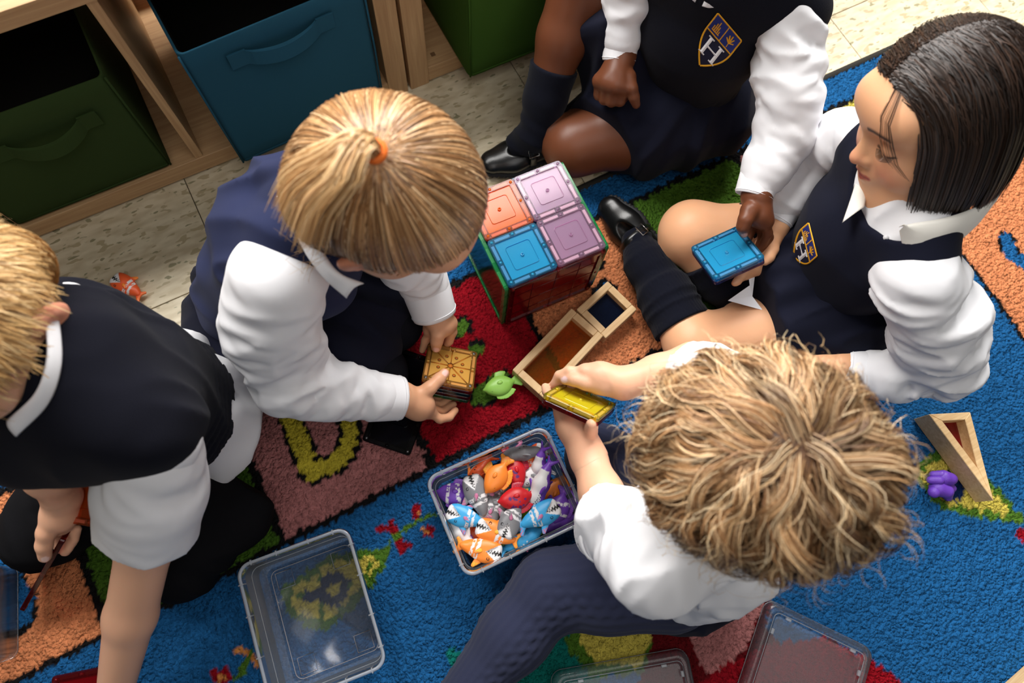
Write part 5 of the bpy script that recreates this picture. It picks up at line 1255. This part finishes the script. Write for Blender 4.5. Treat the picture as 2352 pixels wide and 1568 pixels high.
    strands('hair', push_out(cap, W, 0.0012), RNG.uniform(0.0004, 0.0007, n), hair_cols(n, [(22, 15, 12), (40, 27, 20), (62, 42, 30)]), hm, p, ctr=C)
    # a few loose wisps over the brow
    m = 16; w = []
    for i in range(m):
        x0 = RNG.uniform(-0.062, -0.030); w.append([L(x0 * 0.5, 0.060, 0.062), L(x0 * 0.85, 0.080, 0.040), L(x0 * 1.0, 0.083 - 0.25 * abs(x0 + 0.04), 0.015), L(x0 * 1.06, 0.078 - 0.3 * abs(x0 + 0.04), -0.010), L(x0 * 1.12, 0.068 - 0.3 * abs(x0 + 0.03), -0.035)])
    strands('hair_wisp', np.array(w), 0.00022, hair_cols(m, [(30, 18, 12), (70, 44, 30)]), hm, p)
    rootfix(p)
child_right()

# ================================================================ curly haired child in front
def child_curly():
    f = nrm(ar(-0.70, 0.70, 0)); Lf = np.cross(Z3, f); sc = 0.97
    C = at(1725, 1060, 0.445); Rh = tri_frame(f + ar(0, 0, -0.60), Z3 * 0.85 + f * 0.42)
    pel = at(1585, 1262, 0.10); Ls = at(1500, 1280, 0.300); Rs = at(1730, 950, 0.290); N = (Ls + Rs) / 2 + ar(0.015, -0.015, 0.035); chest = lerp(pel, N, 0.60)
    p = person_root(pel[0], pel[1], 'curly fair haired child in a white shirt, holding the yellow tile')
    sk = skin_mat('fair', (238, 190, 160), 0.45); base = (232, 178, 146)
    s = Sdf(); L = head_sdf(s, C, Rh, sc); s.cone(N - Z3 * 0.01, C - Rh[2] * 0.045, 0.036, 0.036, 0.02); torso_sdf(s, pel, chest, N, f, Ls, Rs, 0.07, 0.072)
    le = at(1408, 1205, 0.222); lw = at(1352, 1052, 0.188); s.chain([Ls, le, lerp(le, lw, 0.45), lw], [0.030, 0.028, 0.0265, 0.0205], 0.012)
    hand_sdf(s, lw, at(1318, 975, 0.192), [AT((1292, 945, 0.196), (1268, 918, 0.190), (1256, 900, 0.178), (1252, 888, 0.170)), AT((1300, 938, 0.186), (1285, 910, 0.172), (1270, 890, 0.160)), AT((1312, 935, 0.178), (1300, 912, 0.164), (1290, 895, 0.155)), AT((1330, 945, 0.174), (1322, 925, 0.162), (1318, 910, 0.156))],
             AT((1352, 1005, 0.200), (1356, 990, 0.212), (1358, 980, 0.224), (1358, 973, 0.234)), pr=0.018, wr=0.021)
    re = at(1590, 835, 0.215); rw = at(1432, 880, 0.206); s.chain([Rs, re, lerp(re, rw, 0.5), rw], [0.03, 0.026, 0.0235, 0.0195], 0.012)
    hand_sdf(s, rw, at(1378, 868, 0.202), [AT((1345, 855, 0.204), (1308, 852, 0.200), (1284, 862, 0.190), (1272, 882, 0.180)), AT((1345, 862, 0.194), (1305, 860, 0.186), (1272, 885, 0.172), (1262, 905, 0.166)), AT((1350, 872, 0.186), (1315, 880, 0.172), (1290, 900, 0.160)), AT((1358, 880, 0.182), (1330, 895, 0.166), (1312, 910, 0.156))],
             AT((1385, 886, 0.208), (1345, 880, 0.207), (1318, 872, 0.204), (1298, 872, 0.196)), pr=0.016)
    nails = [(at(1302, 872, 0.198), at(1298, 872, 0.196) - at(1318, 872, 0.204), CAM_P - rw)]
    def col(V):
        c = head_col(V, C, Rh, sc, base); m = nail_mask(V, nails)[:, None]; return c * (1 - m) + np.array(lin((240, 205, 205))) * m
    body_obj(p, s, 0.0046, sk, col, [(at(1320, 965, 0.195), 0.058, 0.0021), (at(1345, 868, 0.195), 0.058, 0.0021)])
    # shirt
    sh = Sdf(); torso_sdf(sh, pel + Z3 * 0.035 + ar(0.0, 0.0, 0), chest, N, f, Ls, Rs, 0.092, 0.096, 0.84, 0.048, 0.04); sh.sub(ball(N + Z3 * 0.040 + f * 0.01, 0.045), 0.004)
    sh.cone(Ls, le + (le - Ls) * 0.05, 0.050, 0.047, 0.03); sh.cone(Rs, lerp(Rs, re, 0.8), 0.048, 0.044, 0.03)
    sh.disp(folds(Lf + ar(0, 0, 0.5), 34, 10, 0.009, 12), 0.009); sh.disp(folds(ar(0.3, -0.6, 0.4), 60, 22, 0.003, 15), 0.003)
    dl = nrm(le - Ls); sh.cut(le + dl * 0.004, dl, 0.004) if False else None
    pl = le + dl * 0.008; sh.post.append(('in', lambda P, d: np.where(np.linalg.norm(P - le, axis=1) < 0.085, smax(d, (P - pl) @ dl, 0.003), d)))
    sh.cut(pel + Z3 * 0.012, ar(0, 0, -1), 0.01); sdf_obj('shirt', sh, 0.003, WHITE, p)
    cuff('sleeve_hem', pl - dl * 0.016, pl + dl * 0.004, 0.0475, 0.0465, WHITE, p)
    # skirt and tights
    q = Sdf(); q.ell(pel + f * 0.015 + ar(0, 0, -0.02), (0.115, 0.115, 0.075), None, 0.04); q.disp(folds(Z3, 8, 30, 0.006, 4), 0.006); q.cut((0, 0, 0.011), (0, 0, -1), 0.004); sdf_obj('skirt', q, 0.0035, NAVYD, p)
    Lk = at(1268, 1352, 0.078); Lh = pel + Lf * 0.05 + f * 0.02; La = at(1062, 1600, 0.048); Rk = at(1374, 1048, 0.075); Rhp = pel - Lf * 0.05 + f * 0.02; Ra = at(1430, 1150, 0.05)
    for pts, rads, sd in (([Lh, lerp(Lh, Lk, 0.55), Lk, lerp(Lk, La, 0.42), La], [0.064, 0.057, 0.049, 0.045, 0.033], 1), ([Rhp, lerp(Rhp, Rk, 0.55), Rk, lerp(Rk, Ra, 0.5), Ra], [0.060, 0.052, 0.043, 0.040, 0.034], 2)):
        t = Sdf(); t.chain(pts, rads, 0.022); mid = np.array(pts)
        ax1 = nrm(pts[2] - pts[0]); ax2 = nrm(pts[4] - pts[2])
        def rib(P, pts=pts, ax1=ax1, ax2=ax2):
            lower = ((P - pts[2]) @ ax2 > 0); out = np.zeros(len(P))
            for m_, o_, ax in ((~lower, pts[0], ax1), (lower, pts[2], ax2)):
                sd_ = nrm(np.cross(ax, Z3)); up = np.cross(sd_, ax); a = np.arctan2((P - o_) @ up, (P - o_) @ sd_); al = (P - o_) @ ax
                cab = 0.0006 * np.sin(a * 26) + 0.0011 * np.clip(np.cos((a - 1.9) * 3), 0, 1) * np.sin(al * 330 + np.sign(np.sin(a * 16)) * 1.2)
                out = np.where(m_, cab, out)
            return out
        t.disp(rib, 0.0025); sdf_obj('tights_leg', t, 0.0026, TIGHT, p, 1)
    # hair: loose curls
    hm = hair_mat('fair_curl_hair', 0.50, 0.35)
    cap = Sdf(); cap.ell(L(0, -0.012, 0.014), ar(0.077, 0.091, 0.081) * sc, Rh, 0.02); cap.ell(L(0, -0.050, -0.030), ar(0.068, 0.048, 0.058) * sc, Rh, 0.03); cap.cut(L(0, 0.060, 0.02), Rh[1] * 0.85 - Rh[2] * 0.5, 0.01)
    cap.disp(lambda P: 0.006 * noise(P, 45, 5), 0.006); o = sdf_obj('hair_cap', cap, 0.004, hm, p); vcol(o, np.repeat(np.array([lin((74, 50, 32))]), len(o.data.vertices), 0))
    ng, per, K = 360, 34, 14; g = np.arange(ng); ph = math.pi * (3 - math.sqrt(5)) * g; zz = 1 - 1.42 * (g + 0.5) / ng; rad = np.sqrt(1 - zz ** 2)
    D0 = np.stack([rad * np.cos(ph), rad * np.sin(ph), zz], 1)              # local right, forward, up
    crown = nrm(ar(0.06, -0.45, 0.89)); T = D0 - crown[None]; T -= D0 * (T * D0).sum(1, keepdims=True); T /= np.linalg.norm(T, axis=1, keepdims=True) + 1e-6
    swirl = np.cross(D0, T) * (0.55 * noise(D0, 2.3, 2)[:, None] * 2 + RNG.normal(0.15, 0.45, (ng, 1))); T = T + swirl; T /= np.linalg.norm(T, axis=1, keepdims=True)
    keep = ~((D0[:, 1] > 0.55) & (D0[:, 2] < 0.35)); D0 = D0[keep]; T = T[keep]; ng = len(D0)
    ln = RNG.uniform(0.060, 0.115, ng); lift = RNG.uniform(0.006, 0.026, ng); wav = RNG.uniform(0.032, 0.060, ng); hr = RNG.uniform(0.0045, 0.0120, ng); p0 = RNG.uniform(0, 6.28, ng); hand = RNG.choice([-1, 1], ng)
    gi = np.repeat(np.arange(ng), per); n = len(gi)
    off = RNG.normal(0, 0.0046, (n, 2)); dphi = RNG.normal(0, 0.35, n); dl_ = RNG.uniform(0.75, 1.15, n); P = np.zeros((n, K, 3)); R0 = ar(0.079, 0.093, 0.083)
    Bn = np.cross(D0, T)
    for j in range(K):
        t = j / (K - 1); sarc = (ln[gi] * dl_ * t); a = sarc / 0.085
        dirv = D0[gi] * np.cos(a)[:, None] + T[gi] * np.sin(a)[:, None]; tv = -D0[gi] * np.sin(a)[:, None] + T[gi] * np.cos(a)[:, None]
        base_ = dirv * R0 + dirv * (0.001 + lift[gi] * math.sin(min(t * 1.25, 1) * math.pi * 0.62))[:, None]
        hp = p0[gi] + dphi + hand[gi] * 2 * math.pi * sarc / wav[gi]; amp = hr[gi] * (0.10 + 0.95 * t ** 1.25)
        P[:, j] = base_ + (np.cos(hp) * amp)[:, None] * dirv * 0.75 + (np.sin(hp) * amp)[:, None] * Bn[gi] + off[:, :1] * Bn[gi] + off[:, 1:] * tv + np.array([0, -0.012, 0.014])
    strands('hair', C + (P * sc) @ Rh, RNG.uniform(0.00025, 0.00055, n), np.clip(hair_cols(n, [(92, 60, 34), (148, 104, 64), (198, 154, 108), (232, 200, 158)]) * (RNG.uniform(0.45, 1.25, ng) * (1 - 0.25 * (D0[:, 1] < -0.3)))[gi][:, None], 0, 1), hm, p, ctr=C)  # curls on the back of the head darkened: shade put into the colour
    nf = 900; ix = RNG.integers(0, n, nf); Pf = P[ix] * (1 + 0.10 * np.linspace(0, 1, K)[None, :, None] * RNG.uniform(0.2, 1.6, (nf, 1, 1))) + RNG.normal(0, 0.006, (nf, 1, 3)) * np.linspace(0, 1, K)[None, :, None]
    strands('flyaway_hair', C + (Pf * sc) @ Rh, 0.00022, hair_cols(nf, [(200, 160, 110), (245, 222, 184)]), hm, p, ctr=C)
    rootfix(p)
child_curly()

# ================================================================ child with a small ponytail, kneeling over the stack of tiles
def child_ponytail():
    f = nrm(ar(0.75, -0.65, 0)); Lf = np.cross(Z3, f); sc = 0.98
    C = at(905, 450, 0.462); Rh = tri_frame(f * 0.72 + ar(0, 0, -0.70), Z3 * 0.72 + f * 0.70)
    pel = ar(-0.105, 0.445, 0.125); Rs = at(640, 640, 0.345); Ls = at(830, 330, 0.340); N = (Ls + Rs) / 2 + f * 0.012 + ar(0, 0, 0.035); chest = lerp(pel, N, 0.62)
    p = person_root(pel[0] + 0.05, pel[1] - 0.05, 'fair child with a small ponytail and navy pinafore, kneeling over the amber tile stack')
    sk = skin_mat('fair_two', (232, 180, 146), 0.45); base = (220, 164, 128)
    s = Sdf(); L = head_sdf(s, C, Rh, sc); s.cone(N - Z3 * 0.01, C - Rh[2] * 0.05 - Rh[1] * 0.02, 0.036, 0.036, 0.02); torso_sdf(s, pel, chest, N, f, Ls, Rs, 0.07, 0.072)
    re = at(665, 868, 0.200); rw = at(922, 913, 0.112); s.chain([Rs, re, rw], [0.02, 0.02, 0.0190], 0.012)
    hand_sdf(s, rw, at(962, 930, 0.092), [AT((985, 944, 0.072), (1010, 962, 0.060), (1032, 958, 0.049), (1046, 942, 0.044)), AT((980, 934, 0.062), (1015, 946, 0.040), (1042, 928, 0.030)), AT((975, 924, 0.058), (1010, 930, 0.033), (1035, 912, 0.026)), AT((968, 914, 0.056), (1000, 914, 0.032), (1022, 900, 0.026))],
             AT((955, 912, 0.106), (986, 892, 0.106), (1007, 872, 0.102), (1021, 857, 0.096)), pr=0.017, wr=0.0195, tr=(0.0115, 0.0098, 0.0088, 0.0074))
    le = at(930, 585, 0.200); lw = at(1002, 722, 0.098); s.chain([Ls, le, lw], [0.02, 0.018, 0.0180], 0.012)
    hand_sdf(s, lw, at(1014, 745, 0.088), [AT((1033, 742, 0.082), (1040, 762, 0.070), (1032, 784, 0.054), (1026, 792, 0.046)), AT((1024, 750, 0.074), (1030, 775, 0.050), (1022, 790, 0.036)), AT((990, 756, 0.072), (977, 782, 0.056), (970, 804, 0.042)), AT((996, 750, 0.066), (984, 776, 0.046), (976, 796, 0.032))],
             AT((1008, 748, 0.094), (1005, 768, 0.090), (1003, 783, 0.082), (1002, 798, 0.070)), pr=0.014, tr=(0.0115, 0.0100, 0.0092, 0.0078))
    nails = [(at(1018, 860, 0.098), at(1021, 857, 0.096) - at(1007, 872, 0.102), CAM_P - rw), (at(1002, 795, 0.073), at(1002, 798, 0.070) - at(1003, 783, 0.082), CAM_P - lw)]
    def col(V):
        c = head_col(V, C, Rh, sc, base); m = nail_mask(V, nails)[:, None]; return c * (1 - m) + np.array(lin((245, 195, 185))) * m
    body_obj(p, s, 0.0046, sk, col, [(at(975, 920, 0.075), 0.055, 0.0021), (at(1008, 760, 0.075), 0.050, 0.0021)])
    sh = Sdf(); torso_sdf(sh, pel + Z3 * 0.02, chest, N, f, Ls, Rs, 0.080, 0.084, 0.78, 0.046); sh.sub(ball(N + Z3 * 0.045, 0.043), 0.004); sdf_obj('shirt', sh, 0.0035, WHITE, p)
    pf = Sdf(); torso_sdf(pf, pel + Z3 * 0.01 - f * 0.01, chest - f * 0.006, N, f, lerp(N, Ls, 0.86), lerp(N, Rs, 0.84), 0.096, 0.102, 0.84, 0.054)
    pf.sub(ball(N + Z3 * 0.045 + f * 0.02, 0.052), 0.004); pf.disp(folds(Lf + Z3 * 0.4, 30, 9, 0.006, 21), 0.006); sdf_obj('pinafore_top', pf, 0.003, NAVYL, p)
    q = Sdf(); q.ell(pel + ar(0, 0, -0.035), (0.118, 0.118, 0.090), None, 0.05); Rk = at(862, 858, 0.055); Lk = at(900, 738, 0.050)
    for a_, b_ in ((pel - Lf * 0.05, Rk), (pel + Lf * 0.05, Lk)): q.chain([a_ + ar(0, 0, -0.03), lerp(a_, b_, 0.5), lerp(a_, b_, 0.80)], [0.085, 0.074, 0.060], 0.05)
    q.disp(folds(Lf, 30, 8, 0.007, 23), 0.007); q.cut((0, 0, 0.010), (0, 0, -1), 0.004); sdf_obj('skirt', q, 0.0035, NAVYD, p)
    for nm, a_, b_ in (('tights_leg', pel - Lf * 0.05, Rk), ('tights_leg', pel + Lf * 0.05, Lk)):
        t = Sdf(); t.chain([a_ + ar(0, 0, -0.03), lerp(a_, b_, 0.6), b_], [0.066, 0.058, 0.047], 0.02); t.chain([b_, b_ * ar(1, 1, 0) + ar(0, 0, 0.042) - f * 0.10, a_ * ar(1, 1, 0) - f * 0.06 + ar(0, 0, 0.042)], [0.040, 0.038, 0.030], 0.02); sdf_obj(nm, t, 0.0035, M('black_tights', (20, 21, 28), 0.95, 0.1), p)
    sleeve(p, [Rs, at(625, 745, 0.280), re, at(770, 900, 0.160), at(865, 910, 0.130)], [0.054, 0.055, 0.047, 0.039, 0.032], 71, amp=0.006)
    cuff('shirt_cuff', at(845, 908, 0.136), at(923, 913, 0.112), 0.0340, 0.0300, WHITE, p)
    sleeve(p, [Ls, at(890, 470, 0.27), le, at(975, 655, 0.135)], [0.050, 0.046, 0.040, 0.033], 81, amp=0.005)
    cuff('shirt_cuff', at(972, 640, 0.140), at(1000, 724, 0.098), 0.0345, 0.0320, WHITE, p)
    flap(p, 'collar', [(702, 420, 0.420), (705, 480, 0.425), (728, 550, 0.420), (775, 622, 0.412), (835, 650, 0.400)], [(668, 415, 0.410), (672, 480, 0.412), (690, 560, 0.410), (738, 632, 0.402), (795, 684, 0.390)], WHITE, 0.008)
    flap(p, 'collar', [(700, 420, 0.395), (760, 380, 0.395), (840, 420, 0.39)], [(668, 415, 0.385), (740, 340, 0.385), (860, 380, 0.375)], WHITE, 0.008)
    # hair gathered to a small ponytail
    hm = hair_mat('fair_smooth_hair', 0.36, 0.5)
    cap = Sdf(); cap.ell(L(0, -0.012, 0.014), ar(0.0765, 0.090, 0.081) * sc, Rh, 0.02); cap.ell(L(0, -0.045, -0.035), ar(0.069, 0.050, 0.058) * sc, Rh, 0.03); cap.cut(L(0, 0.066, 0.02), Rh[1] * 0.86 - Rh[2] * 0.5, 0.008)
    o = sdf_obj('hair_cap', cap, 0.004, hm, p); vcol(o, np.repeat(np.array([lin((110, 74, 44))]), len(o.data.vertices), 0))
    R0 = ar(0.0795, 0.0935, 0.0840); tieW = at(874, 375, 0.545)
    tl = ((tieW - C) @ Rh.T) / sc - ar(0, -0.012, 0.014); td = nrm(tl / R0)                         # tie direction on the unit sphere
    tieW = C + (ar(0, -0.012, 0.014) * sc + td * R0 * 1.075 * sc) @ Rh; outw = nrm((td / R0) @ Rh)
    n, K = 8500, 11; dv = RNG.normal(size=(n * 3, 3)); dv /= np.linalg.norm(dv, axis=1, keepdims=True)
    ok = ~((dv[:, 1] > 0.60) & (dv[:, 2] < 0.20)) & (dv[:, 2] > -0.72) & ~((np.abs(dv[:, 0]) > 0.72) & (dv[:, 1] > 0.1) & (dv[:, 2] < -0.05)); dv = dv[ok][:n]; n = len(dv); P = np.zeros((n, K, 3))
    om = np.arccos(np.clip(dv @ td, -1, 1)); bl = RNG.normal(0, 1, n); ext = RNG.uniform(1.0, 1.12, n)
    for j in range(K):
        t = j / (K - 1) * ext * 0.985; w = (np.sin((1 - t) * om)[:, None] * td + np.sin(t * om)[:, None] * dv) / np.sin(om)[:, None]
        P[:, j] = ar(0, -0.012, 0.014) + w * R0 * (1 + 0.020 * np.sin(np.clip(t, 0, 1) * math.pi))[:, None] + w * (0.0012 * bl * np.clip(t, 0, 1))[:, None] + w * 0.0035 * max(0, 1 - j / 3.0)
    cl = noise(dv * 1.0, 6.0, 3) * 1.3 + noise(dv, 18, 5) * 0.9; hc = hair_cols(n, [(98, 66, 38), (148, 104, 64), (198, 152, 104), (230, 194, 150)]) ; hc = np.clip(hc * (1 + 0.28 * cl[:, None]), 0, 1)
    strands('hair', push_out(cap, C + (P * sc) @ Rh, 0.0012), RNG.uniform(0.0004, 0.0007, n), hc, hm, p, ctr=C)
    # the tail itself
    n2, K = 2400, 14; tieW = tieW + outw * 0.006; tipd = [tieW + outw * 0.020 + (at(845, 320, 0.56) - at(872, 332, 0.56)), at(775, 345, 0.585), at(706, 385, 0.560), at(672, 450, 0.52)]
    tip2 = [tieW + outw * 0.020 + (at(845, 345, 0.56) - at(872, 332, 0.56)), at(790, 405, 0.588), at(740, 465, 0.562), at(716, 540, 0.52)]; W = np.zeros((n2, K, 3)); mixv = RNG.uniform(0, 1, n2) ** 0.9; ra = RNG.normal(0, 1, (n2, 3))
    cA = np.array(spline([tieW] + tipd, 5)); cB = np.array(spline([tieW] + tip2, 5)); ix = np.linspace(0, len(cA) - 1, K)
    for j in range(K):
        a = cA[int(ix[j])]; b = cB[int(ix[j])]; W[:, j] = a + (b - a) * mixv[:, None] * min(1, 0.25 + 1.5 * j / K) + ra * (0.0020 + 0.0060 * (j / K)) * ar(1, 1, 0.7)
    q_ = ((W - C) @ Rh.T / sc - ar(0, -0.012, 0.014)); rr = np.linalg.norm(q_ / ar(0.0785, 0.092, 0.083), axis=2, keepdims=True); q_ = np.where(rr < 1.075, q_ * 1.075 / rr, q_); W = C + ((q_ + ar(0, -0.012, 0.014)) * sc) @ Rh
    strands('ponytail', W, RNG.uniform(0.0004, 0.00075, n2), hair_cols(n2, [(160, 116, 72), (214, 170, 116), (244, 212, 164)]), hm, p, ctr=C)
    V, F = tube([tieW + 0.0075 * (math.cos(a) * nrm(np.cross(outw, ar(1, 0, 0))) + math.sin(a) * nrm(np.cross(outw, np.cross(outw, ar(1, 0, 0))))) for a in np.linspace(0, 2*math.pi, 17)], 0.0034, 8, False); mk('hair_tie', V, F, M('orange_elastic', (245, 120, 40), 0.6), p)
    # flyaway hairs at the nape
    n3 = 60; W = np.zeros((n3, 8, 3)); b0 = AT(*[(RNG.uniform(690, 760), RNG.uniform(420, 640), 0.43) for _ in range(n3)]); dr = RNG.normal(0, 1, (n3, 3)) * 0.010 + np.array([(at(640, 480, 0.43) - at(720, 480, 0.43)) * 0.35])
    for j in range(8): t = j / 7; W[:, j] = np.array(b0) + dr * t + ar(0, 0, -0.012) * t * t + 0.004 * np.sin(np.arange(n3) + 5 * t)[:, None] * RNG.normal(0, 1, (n3, 3)) * t * 0.3
    strands('flyaway_hair', W, 0.00012, hair_cols(n3, [(150, 112, 70), (214, 176, 124)]), hm, p)
    rootfix(p)
child_ponytail()

# ================================================================ boy at the left edge, leaning forward on his knees
def child_left():
    f = nrm(ar(-0.95, -0.10, 0)); Lf = np.cross(Z3, f); sc = 0.95
    Rh = tri_frame(ar(-0.40, -0.76, -0.52), ar(-0.25, -0.45, 0.86)); C = at(84, 758, 0.470) + Rh[0] * 0.068
    pel = at(402, 928, 0.170); N = at(130, 845, 0.395); Ls = at(362, 1000, 0.345); Rs = at(150, 750, 0.335); chest = lerp(pel, N, 0.62)
    p = person_root(pel[0] - 0.05, pel[1] - 0.03, 'blond child in a dark vest leaning forward at the left edge, white short sleeves')
    sk = skin_mat('fair_three', (236, 186, 156), 0.45); base = (230, 176, 144)
    s = Sdf(); L = head_sdf(s, C, Rh, sc); s.cone(at(45, 815, 0.385), C - Rh[2] * 0.05, 0.034, 0.034, 0.02); s.cone(N, at(45, 815, 0.385), 0.030, 0.034, 0.02); torso_sdf(s, pel, chest, N, ar(-0.2, -0.1, -1), Ls, Rs, 0.07, 0.068, 0.76, 0.028)
    le = at(334, 1248, 0.215); lw = at(262, 1600, 0.075); s.chain([Ls, le, lerp(le, lw, 0.45), lw], [0.033, 0.030, 0.0285, 0.021], 0.012)
    hand_sdf(s, lw, at(225, 1650, 0.062), [AT((215 + 14 * i, 1690, 0.052), (212 + 14 * i, 1720, 0.04), (212 + 14 * i, 1745, 0.03)) for i in range(4)], AT((255, 1650, 0.062), (268, 1680, 0.05), (270, 1700, 0.042)))
    re = at(80, 1020, 0.285); rw = at(142, 1140, 0.178); s.chain([Rs, re, lerp(re, rw, 0.5), rw], [0.033, 0.031, 0.0275, 0.0205], 0.012)
    hand_sdf(s, rw, at(138, 1182, 0.158), [AT((150, 1190, 0.142), (158, 1215, 0.118), (172, 1225, 0.118), (178, 1214, 0.122)), AT((145, 1198, 0.138), (150, 1230, 0.112), (164, 1246, 0.112), (172, 1238, 0.116)), AT((138, 1205, 0.135), (138, 1245, 0.110), (150, 1265, 0.108), (158, 1260, 0.112)), AT((130, 1208, 0.132), (128, 1245, 0.108), (138, 1262, 0.104))],
             AT((122, 1180, 0.166), (106, 1222, 0.157), (101, 1252, 0.146), (103, 1277, 0.132)), pr=0.016, tr=(0.0125, 0.0108, 0.0095, 0.0080))
    nails = [(at(103, 1273, 0.134), at(103, 1277, 0.132) - at(101, 1252, 0.146), CAM_P - rw)]
    def col(V):
        c = head_col(V, C, Rh, sc, base, cheek=0.45); m = nail_mask(V, nails)[:, None]; return c * (1 - m) + np.array(lin((248, 215, 205))) * m
    body_obj(p, s, 0.0046, sk, col, [(at(135, 1205, 0.14), 0.055, 0.0021), (C - Rh[0] * 0.07 - Rh[2] * 0.02, 0.045, 0.0022)])
    up = nrm(np.cross(N - pel, Lf)); up = up if up[2] > 0 else -up
    vs_ = Sdf(); torso_sdf(vs_, lerp(pel, N, 0.16), chest, N, up, lerp(N, Ls, 0.98) + ar(0.006, 0, 0.008), lerp(N, Rs, 1.15), 0.097, 0.097, 0.84, 0.052, 0.035); vs_.flat(at(270, 930, 0.345), at(60, 965, 0.335), 0.075, 0.070, up, 0.8, 0.04); vs_.cone(at(150, 800, 0.395), at(185, 775, 0.395), 0.048, 0.042, 0.035)
    ax = nrm(N - pel); vs_.disp(folds(Lf + 0.3 * ax, 30, 9, 0.005, 33), 0.005); rp = lerp(pel, N, 0.14)
    vs_.disp(lambda P: 0.0013 * np.sin(((P - rp) @ ax) * 520) * (((P - rp) @ ax) < 0.042), 0.002); vs_.cut(rp - ax * 0.020, -ax, 0.006); sdf_obj('vest', vs_, 0.003, NAVY, p)
    sh = Sdf(); sh.flat(pel - ax * 0.005, chest, 0.088, 0.072, up, 0.86, 0.03); sh.flat(pel, pel - ax * 0.02 - Z3 * 0.04, 0.094, 0.102, up, 0.86, 0.03); sh.cone(lerp(N, Ls, 0.6), Ls, 0.034, 0.040, 0.02); sh.cone(lerp(N, Rs, 0.6), Rs, 0.034, 0.038, 0.02)
    sh.disp(folds(Lf, 32, 9, 0.008, 35), 0.008); sh.cut(pel - Z3 * 0.075, ar(0.25, 0, -1), 0.003); sdf_obj('shirt', sh, 0.003, WHITE, p)
    dl = nrm(le - lerp(Ls, le, 0.4)); e0 = le - dl * 0.012
    sleeve(p, [lerp(Ls, le, 0.16), lerp(Ls, le, 0.5), e0 - dl * 0.02, e0 + dl * 0.05], [0.047, 0.053, 0.048, 0.045], 91, amp=0.008, cutend=(e0 - dl * 0.012, dl)); cuff('sleeve_hem', e0 - dl * 0.034, e0, 0.0465, 0.0445, WHITE, p)
    sleeve(p, [Rs, lerp(Rs, re, 0.45), lerp(Rs, re, 0.75)], [0.050, 0.046, 0.044], 95, amp=0.005, cutend=(lerp(Rs, re, 0.66), re - Rs))
    flap(p, 'collar', [(70, 650, 0.452), (94, 700, 0.460), (106, 770, 0.466), (104, 835, 0.464), (78, 905, 0.452), (15, 965, 0.435)], [(92, 640, 0.440), (124, 700, 0.450), (139, 775, 0.456), (137, 850, 0.454), (106, 930, 0.442), (35, 1002, 0.425)], WHITE, 0.004)
    q = Sdf(); q.ell(pel + ar(-0.060, 0.025, -0.075), (0.088, 0.088, 0.085), None, 0.04); Lk = at(415, 1285, 0.055); Rk = at(105, 1215, 0.060)
    for a_, b_ in ((pel + Lf * 0.045, Lk), (pel - Lf * 0.045, Rk)): q.chain([a_ + ar(-0.055, 0.022, -0.075), lerp(a_ + ar(-0.03, 0.01, -0.05), b_, 0.55), b_], [0.070, 0.064, 0.052], 0.03); q.chain([b_, b_ * ar(1, 1, 0) + ar(0.09, 0.02, 0.050)], [0.044, 0.044], 0.03)
    q.disp(folds(ar(1, 0.3, 0.5), 34, 14, 0.004, 37), 0.004); q.cut((0, 0, 0.010), (0, 0, -1), 0.004); sdf_obj('trousers', q, 0.0035, BLACKP, p)
    hm = hair_mat('blond_short_hair', 0.42, 0.45)
    cap = Sdf(); cap.ell(L(0, -0.012, 0.016), ar(0.0745, 0.088, 0.080) * sc, Rh, 0.02); cap.ell(L(0, -0.048, -0.045), ar(0.062, 0.042, 0.052) * sc, Rh, 0.03); cap.cut(L(0, 0.034, 0.02), Rh[1] * 0.86 - Rh[2] * 0.5, 0.008); cap.sub(ellip(L(-0.080, 0.035, -0.040), ar(0.045, 0.06, 0.05) * sc, Rh), 0.01); cap.sub(ellip(L(0.080, 0.035, -0.040), ar(0.045, 0.06, 0.05) * sc, Rh), 0.01)
    o = sdf_obj('hair_cap', cap, 0.004, hm, p); vcol(o, np.repeat(np.array([lin((190, 146, 92))]), len(o.data.vertices), 0))
    n, K = 7000, 6; dv = RNG.normal(size=(n * 3, 3)); dv /= np.linalg.norm(dv, axis=1, keepdims=True); ok = ~((dv[:, 1] > 0.35) & (dv[:, 2] < 0.45)) & (dv[:, 2] > np.where(dv[:, 1] < 0, -0.80, -0.62)) & ~((np.abs(dv[:, 0]) > 0.38) & (dv[:, 1] > -0.22) & (dv[:, 2] < 0.18)); dv = dv[ok][:n]; n = len(dv)
    crown = nrm(ar(0.1, -0.5, 0.86)); T = dv - crown; T -= dv * (T * dv).sum(1, keepdims=True); T /= np.linalg.norm(T, axis=1, keepdims=True) + 1e-6; T = T + RNG.normal(0, 0.18, T.shape); ln = RNG.uniform(0.018, 0.034, n); P = np.zeros((n, K, 3)); R0 = ar(0.0745, 0.088, 0.080)
    for j in range(K): t = j / (K - 1); a = ln * t / 0.085; w = dv * np.cos(a)[:, None] + T * np.sin(a)[:, None]; P[:, j] = w * R0 + w * (0.002 + 0.0075 * t ** 0.8) + ar(0, -0.012, 0.016)
    strands('hair', push_out(cap, C + (P * sc) @ Rh, 0.0012), RNG.uniform(0.0004, 0.0007, n), hair_cols(n, [(176, 130, 78), (216, 174, 114), (240, 208, 156)]), hm, p, ctr=C)
    rootfix(p)
child_left()
